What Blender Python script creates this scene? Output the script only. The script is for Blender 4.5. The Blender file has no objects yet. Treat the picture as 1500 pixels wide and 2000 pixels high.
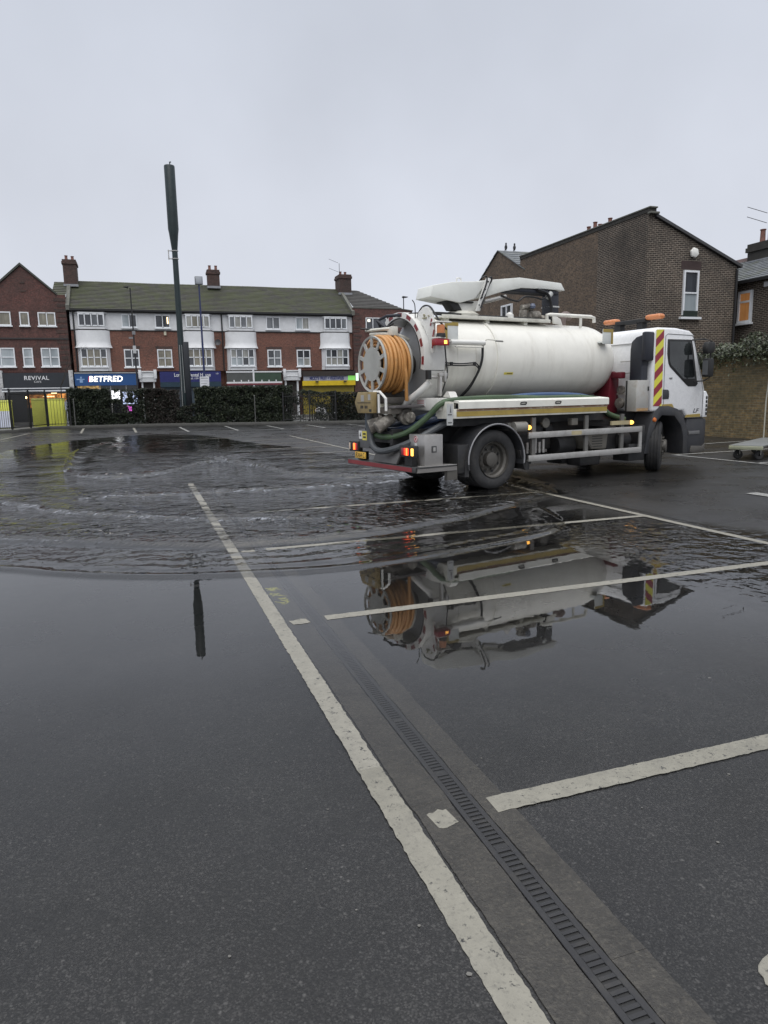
import bpy, bmesh, math, random
from mathutils import Vector, Matrix, noise
import numpy as np
R = math.radians
random.seed(7)
SC = bpy.context.scene
COL = SC.collection

# ------------------------------------------------------------------ camera
cd = bpy.data.cameras.new('camera'); cam = bpy.data.objects.new('camera', cd); COL.objects.link(cam)
cd.sensor_fit = 'VERTICAL'; cd.sensor_height = 24.0; cd.lens = 24.0 * 1362.5 / 2000
cd.clip_start = 0.05; cd.clip_end = 2000
_yaw, _pit, _rol = 0.3308, 0.1635, -0.0200
fw = Vector((math.sin(_yaw)*math.cos(_pit), math.cos(_yaw)*math.cos(_pit), -math.sin(_pit)))
rt = Vector((math.cos(_yaw), -math.sin(_yaw), 0)); up = rt.cross(fw)
r2 = rt*math.cos(_rol) + up*math.sin(_rol); u2 = -rt*math.sin(_rol) + up*math.cos(_rol)
m3 = Matrix((r2, u2, -fw)).transposed()
cam.matrix_world = Matrix.Translation((0, 0, 1.5063)) @ m3.to_4x4()
SC.camera = cam

# ------------------------------------------------------------------ sky, sun, exposure
W = bpy.data.worlds.new('World'); SC.world = W; W.use_nodes = True
nt = W.node_tree; nt.nodes.clear()
def N(t, ty, **kw):
    n = t.nodes.new(ty)
    for k, v in kw.items(): setattr(n, k, v)
    return n
SUN_EL, SUN_AZ = R(52), R(200)          # behind and to the left of the photographer
sky = N(nt, 'ShaderNodeTexSky', sky_type='NISHITA', sun_disc=False)
sky.sun_elevation = SUN_EL; sky.sun_rotation = SUN_AZ
tc = N(nt, 'ShaderNodeTexCoord'); sep = N(nt, 'ShaderNodeSeparateXYZ'); nt.links.new(tc.outputs['Generated'], sep.inputs[0])
rp = N(nt, 'ShaderNodeValToRGB'); rp.color_ramp.interpolation = 'EASE'
el = rp.color_ramp.elements                      # overcast luminance by elevation (sine of elevation)
el[0].position = 0.0; el[0].color = (.66, .685, .745, 1)
el[1].position = 1.0; el[1].color = (1, 1, 1, 1)
e = el.new(.2); e.color = (.615, .642, .712, 1)
e = el.new(.46); e.color = (.55, .582, .655, 1)
e = el.new(.62); e.color = (.58, .61, .68, 1)
nt.links.new(sep.outputs['Z'], rp.inputs[0])
zen = N(nt, 'ShaderNodeMapRange'); zen.inputs['From Min'].default_value = .5; zen.inputs['From Max'].default_value = 1.
zen.inputs['To Min'].default_value = 10.6; zen.inputs['To Max'].default_value = 26.
nt.links.new(sep.outputs['Z'], zen.inputs['Value'])
cl = N(nt, 'ShaderNodeTexNoise'); cl.inputs['Scale'].default_value = 3.2; cl.inputs['Detail'].default_value = 4
nt.links.new(tc.outputs['Generated'], cl.inputs['Vector'])
cm = N(nt, 'ShaderNodeMapRange'); cm.inputs['To Min'].default_value = .82; cm.inputs['To Max'].default_value = 1.14
nt.links.new(cl.outputs['Fac'], cm.inputs['Value'])
mu = N(nt, 'ShaderNodeMath', operation='MULTIPLY'); nt.links.new(zen.outputs[0], mu.inputs[0]); nt.links.new(cm.outputs[0], mu.inputs[1])
vm = N(nt, 'ShaderNodeVectorMath', operation='SCALE'); nt.links.new(rp.outputs[0], vm.inputs[0]); nt.links.new(mu.outputs[0], vm.inputs['Scale'])
mx = N(nt, 'ShaderNodeMix', data_type='RGBA'); mx.inputs['Factor'].default_value = .96
nt.links.new(sky.outputs[0], mx.inputs['A']); nt.links.new(vm.outputs[0], mx.inputs['B'])
bg = N(nt, 'ShaderNodeBackground'); bg.inputs['Strength'].default_value = .1
wo = N(nt, 'ShaderNodeOutputWorld'); nt.links.new(mx.outputs['Result'], bg.inputs[0]); nt.links.new(bg.outputs[0], wo.inputs[0])
sd = bpy.data.lights.new('sun', 'SUN'); sd.energy = 1.0; sd.angle = R(50); sd.color = (1, .97, .93)
so = bpy.data.objects.new('sun', sd); COL.objects.link(so)
so.rotation_euler = (R(90)-SUN_EL, 0, R(180)-SUN_AZ)
so.rotation_euler = Vector((-math.sin(SUN_AZ)*math.cos(SUN_EL), -math.cos(SUN_AZ)*math.cos(SUN_EL), -math.sin(SUN_EL))).to_track_quat('-Z', 'Y').to_euler()
SC.view_settings.view_transform = 'Standard'; SC.view_settings.look = 'None'
SC.view_settings.exposure = 0.12; SC.view_settings.gamma = 1.0
SC.render.engine = 'CYCLES'
SC.cycles.use_denoising = True
SC.cycles.denoising_prefilter = 'ACCURATE'
try: SC.cycles.denoiser = 'OPENIMAGEDENOISE'
except Exception: pass
SC.cycles.max_bounces = 8; SC.cycles.transparent_max_bounces = 16
SC.cycles.sample_clamp_indirect = 6.0

# ------------------------------------------------------------------ materials
MATS = {}
def newmat(name):
    m = bpy.data.materials.new(name); m.use_nodes = True
    t = m.node_tree; t.nodes.clear()
    o = N(t, 'ShaderNodeOutputMaterial'); b = N(t, 'ShaderNodeBsdfPrincipled'); t.links.new(b.outputs[0], o.inputs[0])
    return m, t, b, o
def coords(t, world=False):
    if world: return N(t, 'ShaderNodeNewGeometry').outputs['Position']
    return N(t, 'ShaderNodeTexCoord').outputs['Object']
def nz(t, vec, scale, detail=4, rough=.6, stretch=None):
    n = N(t, 'ShaderNodeTexNoise'); n.inputs['Scale'].default_value = scale
    n.inputs['Detail'].default_value = detail; n.inputs['Roughness'].default_value = rough
    if stretch:
        mp = N(t, 'ShaderNodeMapping'); mp.inputs['Scale'].default_value = stretch; t.links.new(vec, mp.inputs[0]); vec = mp.outputs[0]
    t.links.new(vec, n.inputs['Vector']); return n.outputs['Fac']
def mr(t, v, a, b, c=0., d=1., smooth=False):
    n = N(t, 'ShaderNodeMapRange'); n.inputs['From Min'].default_value = a; n.inputs['From Max'].default_value = b
    n.inputs['To Min'].default_value = c; n.inputs['To Max'].default_value = d
    if smooth: n.interpolation_type = 'SMOOTHSTEP'
    t.links.new(v, n.inputs['Value']); return n.outputs[0]
def mix(t, f, a, b):
    n = N(t, 'ShaderNodeMix', data_type='RGBA')
    for s, x in (('Factor', f), ('A', a), ('B', b)):
        if isinstance(x, (int, float)): n.inputs[s].default_value = x
        elif isinstance(x, tuple): n.inputs[s].default_value = (*x[:3], 1)
        else: t.links.new(x, n.inputs[s])
    return n.outputs['Result']
def mth(t, op, a, b=None):
    n = N(t, 'ShaderNodeMath', operation=op)
    for i, x in enumerate((a, b)):
        if x is None: continue
        if isinstance(x, (int, float)): n.inputs[i].default_value = x
        else: t.links.new(x, n.inputs[i])
    return n.outputs[0]
def bump(t, b, h, strength=.3, dist=.01):
    n = N(t, 'ShaderNodeBump'); n.inputs['Strength'].default_value = strength; n.inputs['Distance'].default_value = dist
    t.links.new(h, n.inputs['Height']); t.links.new(n.outputs[0], b.inputs['Normal']); return n
def M(name, col, rough=.6, metal=0., var=.12, scale=3., dirt=None, damt=.35, dscale=1.6, bmp=0., bscale=60., coat=0., spec=.5, emit=None, estr=0., streak=None):
    """plain surface with cloudy tone variation, optional grime patches and fine bump"""
    if name in MATS: return MATS[name]
    m, t, b, o = newmat(name)
    v = coords(t)
    lo = tuple(c*(1-var) for c in col); hi = tuple(min(1, c*(1+var)) for c in col)
    c = mix(t, mr(t, nz(t, v, scale), .3, .7), lo, hi)
    if dirt:
        f = mr(t, nz(t, v, dscale, 6, .7, streak), .5, .72, 0, damt)
        c = mix(t, f, c, dirt)
    t.links.new(c, b.inputs['Base Color'])
    t.links.new(mr(t, nz(t, v, scale*3), .3, .7, max(.02, rough-.08), min(1, rough+.08)), b.inputs['Roughness'])
    b.inputs['Metallic'].default_value = metal; b.inputs['Specular IOR Level'].default_value = spec
    b.inputs['Coat Weight'].default_value = coat; b.inputs['Coat Roughness'].default_value = .12
    if emit:
        b.inputs['Emission Color'].default_value = (*emit, 1); b.inputs['Emission Strength'].default_value = estr
    if bmp: bump(t, b, nz(t, v, bscale, 3), bmp, .004)
    MATS[name] = m; return m
def brick(name, c1, c2, mortar, bw=.225, bh=.075, ms=.012, stain=(.03, .028, .025), samt=.5, sscale=.5, extra=None, world_shift=0):
    if name in MATS: return MATS[name]
    m, t, b, o = newmat(name)
    g = N(t, 'ShaderNodeNewGeometry'); sp = N(t, 'ShaderNodeSeparateXYZ'); t.links.new(g.outputs['Position'], sp.inputs[0])
    sn = N(t, 'ShaderNodeSeparateXYZ'); t.links.new(g.outputs['True Normal'], sn.inputs[0])
    fx = mth(t, 'GREATER_THAN', mth(t, 'ABSOLUTE', sn.outputs['X']), .7)
    u = mth(t, 'ADD', mth(t, 'MULTIPLY', sp.outputs['Y'], fx), mth(t, 'MULTIPLY', sp.outputs['X'], mth(t, 'SUBTRACT', 1., fx)))
    cb = N(t, 'ShaderNodeCombineXYZ'); t.links.new(u, cb.inputs[0]); t.links.new(sp.outputs['Z'], cb.inputs[1])
    br = N(t, 'ShaderNodeTexBrick'); t.links.new(cb.outputs[0], br.inputs['Vector'])
    br.inputs['Scale'].default_value = 1.; br.inputs['Brick Width'].default_value = bw; br.inputs['Row Height'].default_value = bh
    br.inputs['Mortar Size'].default_value = ms; br.inputs['Mortar Smooth'].default_value = .3; br.inputs['Bias'].default_value = -.1
    br.inputs['Color1'].default_value = (*c1, 1); br.inputs['Color2'].default_value = (*c2, 1); br.inputs['Mortar'].default_value = (*mortar, 1)
    c = br.outputs['Color']
    sub = mr(t, nz(t, g.outputs['Position'], 9, 2), .25, .75, .6, 1.4)
    vs = N(t, 'ShaderNodeVectorMath', operation='SCALE'); t.links.new(c, vs.inputs[0]); t.links.new(sub, vs.inputs['Scale']); c = vs.outputs[0]
    c = mix(t, mr(t, nz(t, g.outputs['Position'], sscale, 5, .65), .42, .7, 0, samt), c, stain)
    if extra: c = mix(t, mr(t, nz(t, g.outputs['Position'], .35, 5, .6), .45, .62, 0, .6), c, extra)
    t.links.new(c, b.inputs['Base Color']); b.inputs['Roughness'].default_value = .85
    bump(t, b, br.outputs['Fac'], .5, -.006)
    MATS[name] = m; return m
def emitmat(name, col, s, var=.0, scale=3.):
    if name in MATS: return MATS[name]
    m, t, b, o = newmat(name)
    b.inputs['Base Color'].default_value = (*[c*.5 for c in col], 1); b.inputs['Roughness'].default_value = .4
    if var:
        c = mix(t, mr(t, nz(t, coords(t), scale, 5, .7), .4, .62), tuple(x*(1-var) for x in col), col); t.links.new(c, b.inputs['Emission Color'])
    else: b.inputs['Emission Color'].default_value = (*col, 1)
    b.inputs['Emission Strength'].default_value = s
    MATS[name] = m; return m

white_paint = M('white_truck_paint', (.69, .685, .65), .32, dirt=(.36, .33, .26), damt=.35, coat=.25, var=.04, streak=(1, 1, .35))
tank_paint = M('white_tank_paint', (.72, .705, .645), .38, dirt=(.30, .265, .20), damt=.30, coat=.2, var=.05, dscale=1.8, streak=(2.0, 1, .3))
cream_paint = M('grubby_cream_paint', (.62, .61, .54), .45, dirt=(.22, .19, .14), damt=.55, dscale=4)
grey_paint = M('grey_white_paint', (.46, .47, .46), .5, dirt=(.2, .19, .17), damt=.5, dscale=3)
reel_grey = M('reel_grey_paint', (.36, .36, .335), .55, dirt=(.25, .23, .19), damt=.45, dscale=5)
chassis = M('black_chassis', (.018, .018, .019), .55, dirt=(.07, .065, .055), damt=.5, dscale=5, bmp=.2)
dark_plastic = M('dark_grey_plastic', (.035, .036, .04), .5, dirt=(.09, .085, .075), damt=.35, dscale=4)
navy_plastic = M('blue_black_plastic', (.016, .018, .026), .45)
rubber = M('tyre_rubber', (.022, .022, .023), .75, dirt=(.06, .055, .05), damt=.5, dscale=6, bmp=.2)
rim_steel = M('dirty_wheel_steel', (.10, .094, .084), .55, .3, dirt=(.05, .045, .04), damt=.7, dscale=7)
alu = M('dull_aluminium', (.45, .44, .42), .45, .55, dirt=(.2, .18, .15), damt=.5, dscale=5)
steel_box = M('brushed_steel', (.40, .385, .37), .4, .7, dirt=(.25, .22, .18), damt=.4, dscale=5)
orange_hose = M('orange_hose', (.50, .245, .075), .5, dirt=(.20, .11, .05), damt=.6, dscale=6)
green_hose = M('green_hose', (.05, .085, .040), .5, var=.25, dirt=(.04, .045, .04), damt=.6, dscale=5)
blue_hose = M('blue_hose', (.022, .035, .07), .5, var=.2)
grey_hose = M('grey_hose', (.055, .06, .065), .5)
black_rub = M('black_cable', (.012, .012, .013), .5)
ochre = M('ochre_reflective', (.33, .24, .055), .4, dirt=(.15, .1, .04), damt=.4, dscale=7)
brown_ochre = M('brown_ochre_panel', (.27, .20, .085), .5, dirt=(.1, .08, .05), damt=.5, dscale=9)
red_strip = M('red_reflective', (.20, .02, .025), .4)
red_paint = M('dark_red_paint', (.13, .012, .022), .4, dirt=(.05, .01, .01), damt=.5)
rust = M('rusty_edge', (.16, .085, .05), .8, dirt=(.5, .46, .38), damt=.8, dscale=9)
amber = M('amber_lens', (.52, .19, .07), .3, var=.06)
lit_amber = emitmat('lit_amber_lamp', (1, .48, .08), 3.0)
lit_red = emitmat('lit_red_lamp', (1, .05, .02), 1.0)
lit_red2 = emitmat('lit_red_lamp_core', (1, .17, .03), 3.0)
lit_white = emitmat('lit_headlamp', (1, .95, .6), 4)
yellow_plate = M('yellow_plate', (.75, .45, .06), .4)
label_white = M('label_white', (.7, .7, .68), .5)
label_yellow = M('label_yellow', (.7, .6, .1), .5)
print_black = M('print_black', (.015, .015, .015), .6)
print_red = M('print_red', (.4, .05, .06), .6)
valve_metal = M('mucky_valve_metal', (.16, .145, .125), .6, .1, dirt=(.55, .52, .45), damt=.85, dscale=11, var=.5, bmp=.4, bscale=30)
mirror_glass = M('mirror_face', (.5, .5, .52), .05, 1.)

def glass_mat(name, tint, inner):
    m, t, b, o = newmat(name)
    v = coords(t)
    c = mix(t, mr(t, nz(t, v, 1.7, 3), .35, .65), inner, tint)
    t.links.new(c, b.inputs['Base Color']); b.inputs['Roughness'].default_value = .06; b.inputs['Specular IOR Level'].default_value = .6
    return m
cab_glass = glass_mat('cab_window_glass', (.03, .035, .035), (.008, .009, .010))

# ------------------------------------------------------------------ mesh builder
class MB:
    def __init__(s): s.v = []; s.f = []; s.m = []
    def add(s, vs, fs, mi=0):
        k = len(s.v); s.v += [tuple(x) for x in vs]; s.f += [tuple(i+k for i in f) for f in fs]; s.m += [mi]*len(fs); return s
    def box(s, x0, x1, y0, y1, z0, z1, mi=0):
        vs = [(x, y, z) for x in (x0, x1) for y in (y0, y1) for z in (z0, z1)]
        return s.add(vs, [(0,1,3,2), (4,6,7,5), (0,4,5,1), (2,3,7,6), (0,2,6,4), (1,5,7,3)], mi)
    def obox(s, c, ax, ay, az, mi=0):
        c = Vector(c); ax, ay, az = Vector(ax), Vector(ay), Vector(az)
        vs = [c+i*ax+j*ay+k*az for i in (-1, 1) for j in (-1, 1) for k in (-1, 1)]
        return s.add(vs, [(0,1,3,2), (4,6,7,5), (0,4,5,1), (2,3,7,6), (0,2,6,4), (1,5,7,3)], mi)
    def prism(s, poly, axis, a0, a1, mi=0):
        """poly: 2-D points in the two other axes (in xyz order), extruded along axis"""
        def P(q, a): return (a, q[0], q[1]) if axis == 'x' else (q[0], a, q[1]) if axis == 'y' else (q[0], q[1], a)
        n = len(poly); vs = [P(q, a0) for q in poly] + [P(q, a1) for q in poly]
        fs = [tuple(range(n)), tuple(range(2*n-1, n-1, -1))] + [(i, i+n, (i+1) % n+n, (i+1) % n) for i in range(n)]
        return s.add(vs, fs, mi)
    def lathe(s, prof, o=(0,0,0), axis=(0,0,1), n=32, mi=0, a0=0., a1=360., close=True):
        """prof: (radius, offset along axis)"""
        o = Vector(o); a = Vector(axis).normalized()
        e1 = a.orthogonal().normalized() if abs(a.x) < .99 else Vector((0, 1, 0)); e2 = a.cross(e1)
        full = abs(a1-a0) >= 359.9; k = n if full else n+1
        vs = []
        for j in range(k):
            th = R(a0+(a1-a0)*j/n); d = e1*math.cos(th)+e2*math.sin(th)
            vs += [o+a*h+d*r for r, h in prof]
        L = len(prof); fs = []
        for j in range(n):
            j2 = (j+1) % k
            for i in range(L-1): fs.append((j*L+i, j2*L+i, j2*L+i+1, j*L+i+1))
        return s.add(vs, fs, mi)
    def cyl(s, p0, p1, r0, r1=None, n=16, mi=0):
        p0, p1 = Vector(p0), Vector(p1); r1 = r0 if r1 is None else r1; L = (p1-p0).length
        return s.lathe([(0.0001, 0), (r0, 0), (r1, L), (0.0001, L)], p0, p1-p0, n, mi)
    def tube(s, pts, r, n=8, mi=0, sub=6, smooth=True, r1=None):
        P = [Vector(p) for p in pts]
        if smooth and len(P) > 2:
            Q = []
            for i in range(len(P)-1):
                a, b, c, d = P[max(i-1, 0)], P[i], P[i+1], P[min(i+2, len(P)-1)]
                for k in range(sub):
                    u = k/sub
                    Q.append(.5*((2*b)+(c-a)*u+(2*a-5*b+4*c-d)*u*u+(3*b-a-3*c+d)*u**3))
            P = Q+[P[-1]]
        vs = []; pe = None
        for i, p in enumerate(P):
            d = (P[min(i+1, len(P)-1)]-P[max(i-1, 0)]).normalized()
            e1 = d.orthogonal().normalized() if pe is None else (pe-d*pe.dot(d)).normalized()
            pe = e1; e2 = d.cross(e1); rr = r if r1 is None else r+(r1-r)*i/(len(P)-1)
            vs += [p+(e1*math.cos(2*math.pi*k/n)+e2*math.sin(2*math.pi*k/n))*rr for k in range(n)]
        fs = [(i*n+k, i*n+(k+1) % n, (i+1)*n+(k+1) % n, (i+1)*n+k) for i in range(len(P)-1) for k in range(n)]
        fs += [tuple(range(n-1, -1, -1)), tuple(range((len(P)-1)*n, len(P)*n))]
        return s.add(vs, fs, mi)
    def build(s, name, mats, parent=None, bevel=0., seg=2, ang=35, loc=None, rotz=0.):
        me = bpy.data.meshes.new(name); me.from_pydata(s.v, [], s.f)
        mats = mats if isinstance(mats, (list, tuple)) else [mats]
        for m in mats: me.materials.append(m)
        me.polygons.foreach_set('material_index', s.m)
        bm = bmesh.new(); bm.from_mesh(me); bmesh.ops.recalc_face_normals(bm, faces=bm.faces)
        if bevel:
            es = [e for e in bm.edges if len(e.link_faces) == 2 and e.calc_face_angle(0) > R(40)]
            bmesh.ops.bevel(bm, geom=es, offset=bevel, segments=seg, profile=.5, affect='EDGES', clamp_overlap=True)
        bm.to_mesh(me); bm.free()
        me.polygons.foreach_set('use_smooth', [True]*len(me.polygons)); me.set_sharp_from_angle(angle=R(ang)); me.update()
        o = bpy.data.objects.new(name, me); COL.objects.link(o)
        if loc: o.location = loc
        o.rotation_euler.z = rotz
        if parent: o.parent = parent
        return o
def tag(o, label=None, cat=None, group=None, kind=None):
    if label: o['label'] = label
    if cat: o['category'] = cat
    if group: o['group'] = group
    if kind: o['kind'] = kind
    return o
def thing(name, label, cat, loc=(0,0,0), rz=0., group=None):
    o = bpy.data.objects.new(name, None); COL.objects.link(o); o.location = loc; o.rotation_euler.z = rz
    o.empty_display_size = .2
    return tag(o, label, cat, group)
def text(s, name, mat, size, loc, rot, parent=None, ext=.01, shear=0., offset=0., align='CENTER', sx=1., space=1.):
    cu = bpy.data.curves.new(name, 'FONT'); cu.body = s; cu.size = size; cu.extrude = ext; cu.shear = shear; cu.offset = offset
    cu.align_x = align; cu.align_y = 'CENTER'; cu.space_character = space
    tmp = bpy.data.objects.new('t', cu); COL.objects.link(tmp)
    bpy.context.view_layer.update()
    me = bpy.data.meshes.new_from_object(tmp.evaluated_get(bpy.context.evaluated_depsgraph_get()))
    bpy.data.objects.remove(tmp); me.name = name
    me.materials.clear(); me.materials.append(mat)
    o = bpy.data.objects.new(name, me); COL.objects.link(o); o.location = loc; o.rotation_euler = rot; o.scale = (sx, 1, 1)
    if parent: o.parent = parent
    return o
def copy_tree(o, parent=None):
    c = o.copy(); COL.objects.link(c)
    if parent: c.parent = parent
    for ch in list(o.children): copy_tree(ch, c)
    return c
FACE_S = (R(90), 0, 0)      # text standing upright, facing -Y
# ================================================================== SETTING
def sheet(name, poly, z, mat, kind='structure', thick=0.):
    b = MB()
    if thick: b.prism(poly, 'z', z-thick, z)
    else: b.add([(x, y, z) for x, y in poly], [tuple(range(len(poly)))])
    o = b.build(name, mat); o['kind'] = kind; return o

# ---- asphalt
def asphalt_mat():
    m, t, b, o = newmat('wet_asphalt'); v = coords(t, True)
    big = nz(t, v, .55, 5, .6); mid = nz(t, v, 5, 4, .6); fine = nz(t, v, 160, 3, .7)
    c = mix(t, mr(t, big, .3, .7), (.0042, .0042, .0042), (.0125, .0122, .0120))
    c = mix(t, mr(t, mid, .35, .7, 0, .5), c, (.0145, .0141, .0138))
    vo = N(t, 'ShaderNodeTexVoronoi'); vo.inputs['Scale'].default_value = 120; t.links.new(v, vo.inputs['Vector'])
    sx = N(t, 'ShaderNodeSeparateColor'); t.links.new(vo.outputs['Color'], sx.inputs[0])
    stone = mth(t, 'MULTIPLY', mr(t, sx.outputs[0], .72, .98), mr(t, vo.outputs['Distance'], .62, .2))
    c = mix(t, mth(t, 'MULTIPLY', stone, .45), c, (.10, .098, .095))
    v2 = N(t, 'ShaderNodeTexVoronoi'); v2.inputs['Scale'].default_value = 230; t.links.new(v, v2.inputs['Vector'])
    s2 = N(t, 'ShaderNodeSeparateColor'); t.links.new(v2.outputs['Color'], s2.inputs[0])
    g2 = mth(t, 'POWER', s2.outputs[0], 3.); g2 = mth(t, 'MULTIPLY', g2, mr(t, nz(t, v, 2.2, 3), .3, .7, .25, .9))
    c = mix(t, g2, c, (.062, .060, .058))
    v3 = N(t, 'ShaderNodeTexVoronoi'); v3.inputs['Scale'].default_value = 62; t.links.new(v, v3.inputs['Vector'])
    s3 = N(t, 'ShaderNodeSeparateColor'); t.links.new(v3.outputs['Color'], s3.inputs[0])
    c = mix(t, mth(t, 'MULTIPLY', mr(t, s3.outputs[0], .9, 1.), mr(t, v3.outputs['Distance'], .45, .2, 0, .5)), c, (.13, .125, .12))
    dk = mth(t, 'MULTIPLY', mr(t, sx.outputs[1], .5, .9), .6)
    c = mix(t, dk, c, (.010, .010, .0105))
    t.links.new(c, b.inputs['Base Color'])
    patch = nz(t, v, .9, 6, .62)
    t.links.new(mr(t, patch, .36, .66, .22, .42), b.inputs['Roughness'])
    b.inputs['Specular IOR Level'].default_value = .34
    h = mth(t, 'ADD', mth(t, 'MULTIPLY', vo.outputs['Distance'], -.6), fine)
    bump(t, b, h, .26, .005)
    return m
asphalt = asphalt_mat()
sheet('ground', [(-400, -200), (400, -200), (400, 600), (-400, 600)], 0., asphalt)

def paint_mat(name, col, wear):
    m, t, b, o = newmat(name); v = coords(t, True)
    c = mix(t, mr(t, nz(t, v, 14, 5, .65), .3, .7), tuple(x*.8 for x in col), col)
    c = mix(t, mr(t, nz(t, v, 60, 3, .7), .54, .72, 0, .6), c, (.10, .096, .085))
    c = mix(t, mr(t, nz(t, v, 5, 6, .75), .52, .75, 0, .6), c, (.14, .135, .12))
    vc = N(t, 'ShaderNodeTexVoronoi', feature='DISTANCE_TO_EDGE'); vc.inputs['Scale'].default_value = 13; t.links.new(v, vc.inputs['Vector'])
    c = mix(t, mth(t, 'MULTIPLY', mr(t, vc.outputs['Distance'], .012, .0), mr(t, nz(t, v, 3, 2), .58, .7, 0, .6)), c, (.06, .057, .05))
    hole = mr(t, nz(t, v, 34, 6, .75), wear, wear+.05)
    c = mix(t, hole, c, (.03, .03, .03))
    t.links.new(c, b.inputs['Base Color']); b.inputs['Roughness'].default_value = .45
    b.inputs['Specular IOR Level'].default_value = .35
    bump(t, b, nz(t, v, 120, 3), .35, .004); return m
line_paint = paint_mat('worn_cream_paint', (.25, .238, .20), .59)
line_paint2 = paint_mat('faded_white_paint', (.29, .29, .275), .58)
yel_paint = paint_mat('yellow_spray_paint', (.40, .40, .05), .52)
def stripe(name, p0, p1, w, mat=None, jit=.006, z=None, step=.05, gaps=()):
    p0, p1 = Vector((*p0, 0)), Vector((*p1, 0)); d = p1-p0; L = d.length; d.normalize(); n = Vector((-d.y, d.x, 0))
    k = max(2, int(L/step)); b = MB(); vs = []
    for i in range(k+1):
        u = i/k; c = p0+d*L*u
        for s in (-1, 1):
            q = c+n*s*(w/2+noise.noise((c.x*22+s*31, c.y*22, 3.))*jit*.8+random.uniform(-jit, jit)*.35)
            vs.append((q.x, q.y, z if z is not None else .0025+.0060*min(1, max(0, (q.y-1.6)/1.3))))
    b.add(vs, [(2*i, 2*i+1, 2*i+3, 2*i+2) for i in range(k)])
    o = b.build(name, mat or line_paint); o['kind'] = 'structure'; return o
XL, XB = .784, 5.757
stripe('parking_line', (XL, -.6), (XL, 13.2), .098, jit=.006, step=.018)
stripe('parking_line', (XB, -1), (XB, 28.55), .095)
for k in range(-8, 5):
    y = 9.3257-2.4*k
    x0 = 1.11 if k >= 1 else (1.3 if k == 0 else 3.6)
    stripe('parking_line', (x0+(.02 if k == 3 else 0), y), (XB-.05, y), .1, jit=.005, step=.018)
stripe('parking_line', (1.02, 28.5), (XB-.05, 28.5), .1)
for p0, p1 in (((.885, 2.11), (.965, 2.12)), ((.868, 4.50), (.985, 4.52)), ((.86, 6.9), (.99, 6.9))):
    stripe('parking_line', p0, p1, .095, jit=.022, z=(.0045 if p0[1] < 3 else .0085), step=.012)
# bays by the kerb, bays on the right, arrow end near the photographer
FL = [(-5.9, 40.3), (-2.3, 37.7), (2.2, 35.8), (4.9, 35.2), (8, 34.9), (11.7, 34.7), (17, 34.2)]
for a, c in zip(FL, FL[1:]): stripe('parking_line', a, c, .1, line_paint2, step=.3)
for a, c in (((-3.2, 45.0), (-2.86, 38.1)), ((-.4, 43.5), (-.24, 36.8)), ((2.13, 42.4), (2.21, 35.9)), ((4.65, 42.1), (4.57, 35.3)),
             ((6.86, 40.5), (6.81, 35.0)), ((9.05, 39.7), (8.92, 34.8)), ((11.2, 39), (11.2, 34.7)), ((-5.45, 40.2), (-5.75, 33.0)), ((-5.75, 33.), (-5.9, 28))):
    stripe('parking_line', a, c, .12, line_paint if a[0] < 0 else line_paint2, step=.3)
stripe('parking_line', (11.95, 13.5), (11.95, 2), .1, line_paint2)
for y in (15.86, 13.46, 11.06, 8.66, 6.26):
    stripe('parking_line', (11.95 if y < 14 else 15.2, y), (17.0, y+.25), .1, line_paint2)
stripe('parking_line', (8.41, 7.85), (8.41, 5.6), .22, line_paint2)
jm = M('dark_joint', (.012, .012, .012), .35)
stripe('road_joint', (6.0, 9.0), (6.0, 2.5), .10, jm, jit=.03, z=.004)
b = MB(); pts = []
for i in range(26):
    a = 2*math.pi*i/26; r = 1+.2*noise.noise((math.cos(a)*2, math.sin(a)*2, 5))
    pts.append((1.56+.15*math.cos(a)*r, 1.17+.075*math.sin(a)*r, .0045))
b.prism([q[:2] for q in pts], 'z', .0005, .0028); o = b.build('road_marking', line_paint); o['kind'] = 'structure'
random.seed(3)
b = MB()
for k in range(26):
    x, y = .90+random.uniform(-.035, .045), 5.25+random.uniform(-.26, .2)
    a = random.choice((.2, .9, 2.3))+random.uniform(-.2, .2); l = random.uniform(.012, .05)
    d = Vector((math.cos(a), math.sin(a), 0))*l; n2 = Vector((-math.sin(a), math.cos(a), 0))*.008
    c = Vector((x, y, .0040+.00006*k)); b.add([c-d-n2, c+d-n2, c+d+n2, c-d+n2], [(0, 1, 2, 3)])
o = b.build('road_marking', yel_paint); o['kind'] = 'structure'
# gum spots and grit
gm = M('trodden_gum', (.13, .125, .115), .7, var=.3)
b = MB(); random.seed(11)
for k in range(110):
    y = random.uniform(1.0, 8); x = random.uniform(-1.8, 3.4)*(.45+y*.18)
    r = random.choice((.002, .003, .004, .006)) * random.uniform(.7, 1.3)
    pts = [(x+r*math.cos(i*math.pi/3.5)*random.uniform(.7, 1.3), y+r*math.sin(i*math.pi/3.5)*random.uniform(.7, 1.3), .0022+.00001*k) for i in range(7)]
    b.add(pts, [tuple(range(7))])
o = b.build('gum_spots', gm); o['kind'] = 'stuff'

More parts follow.
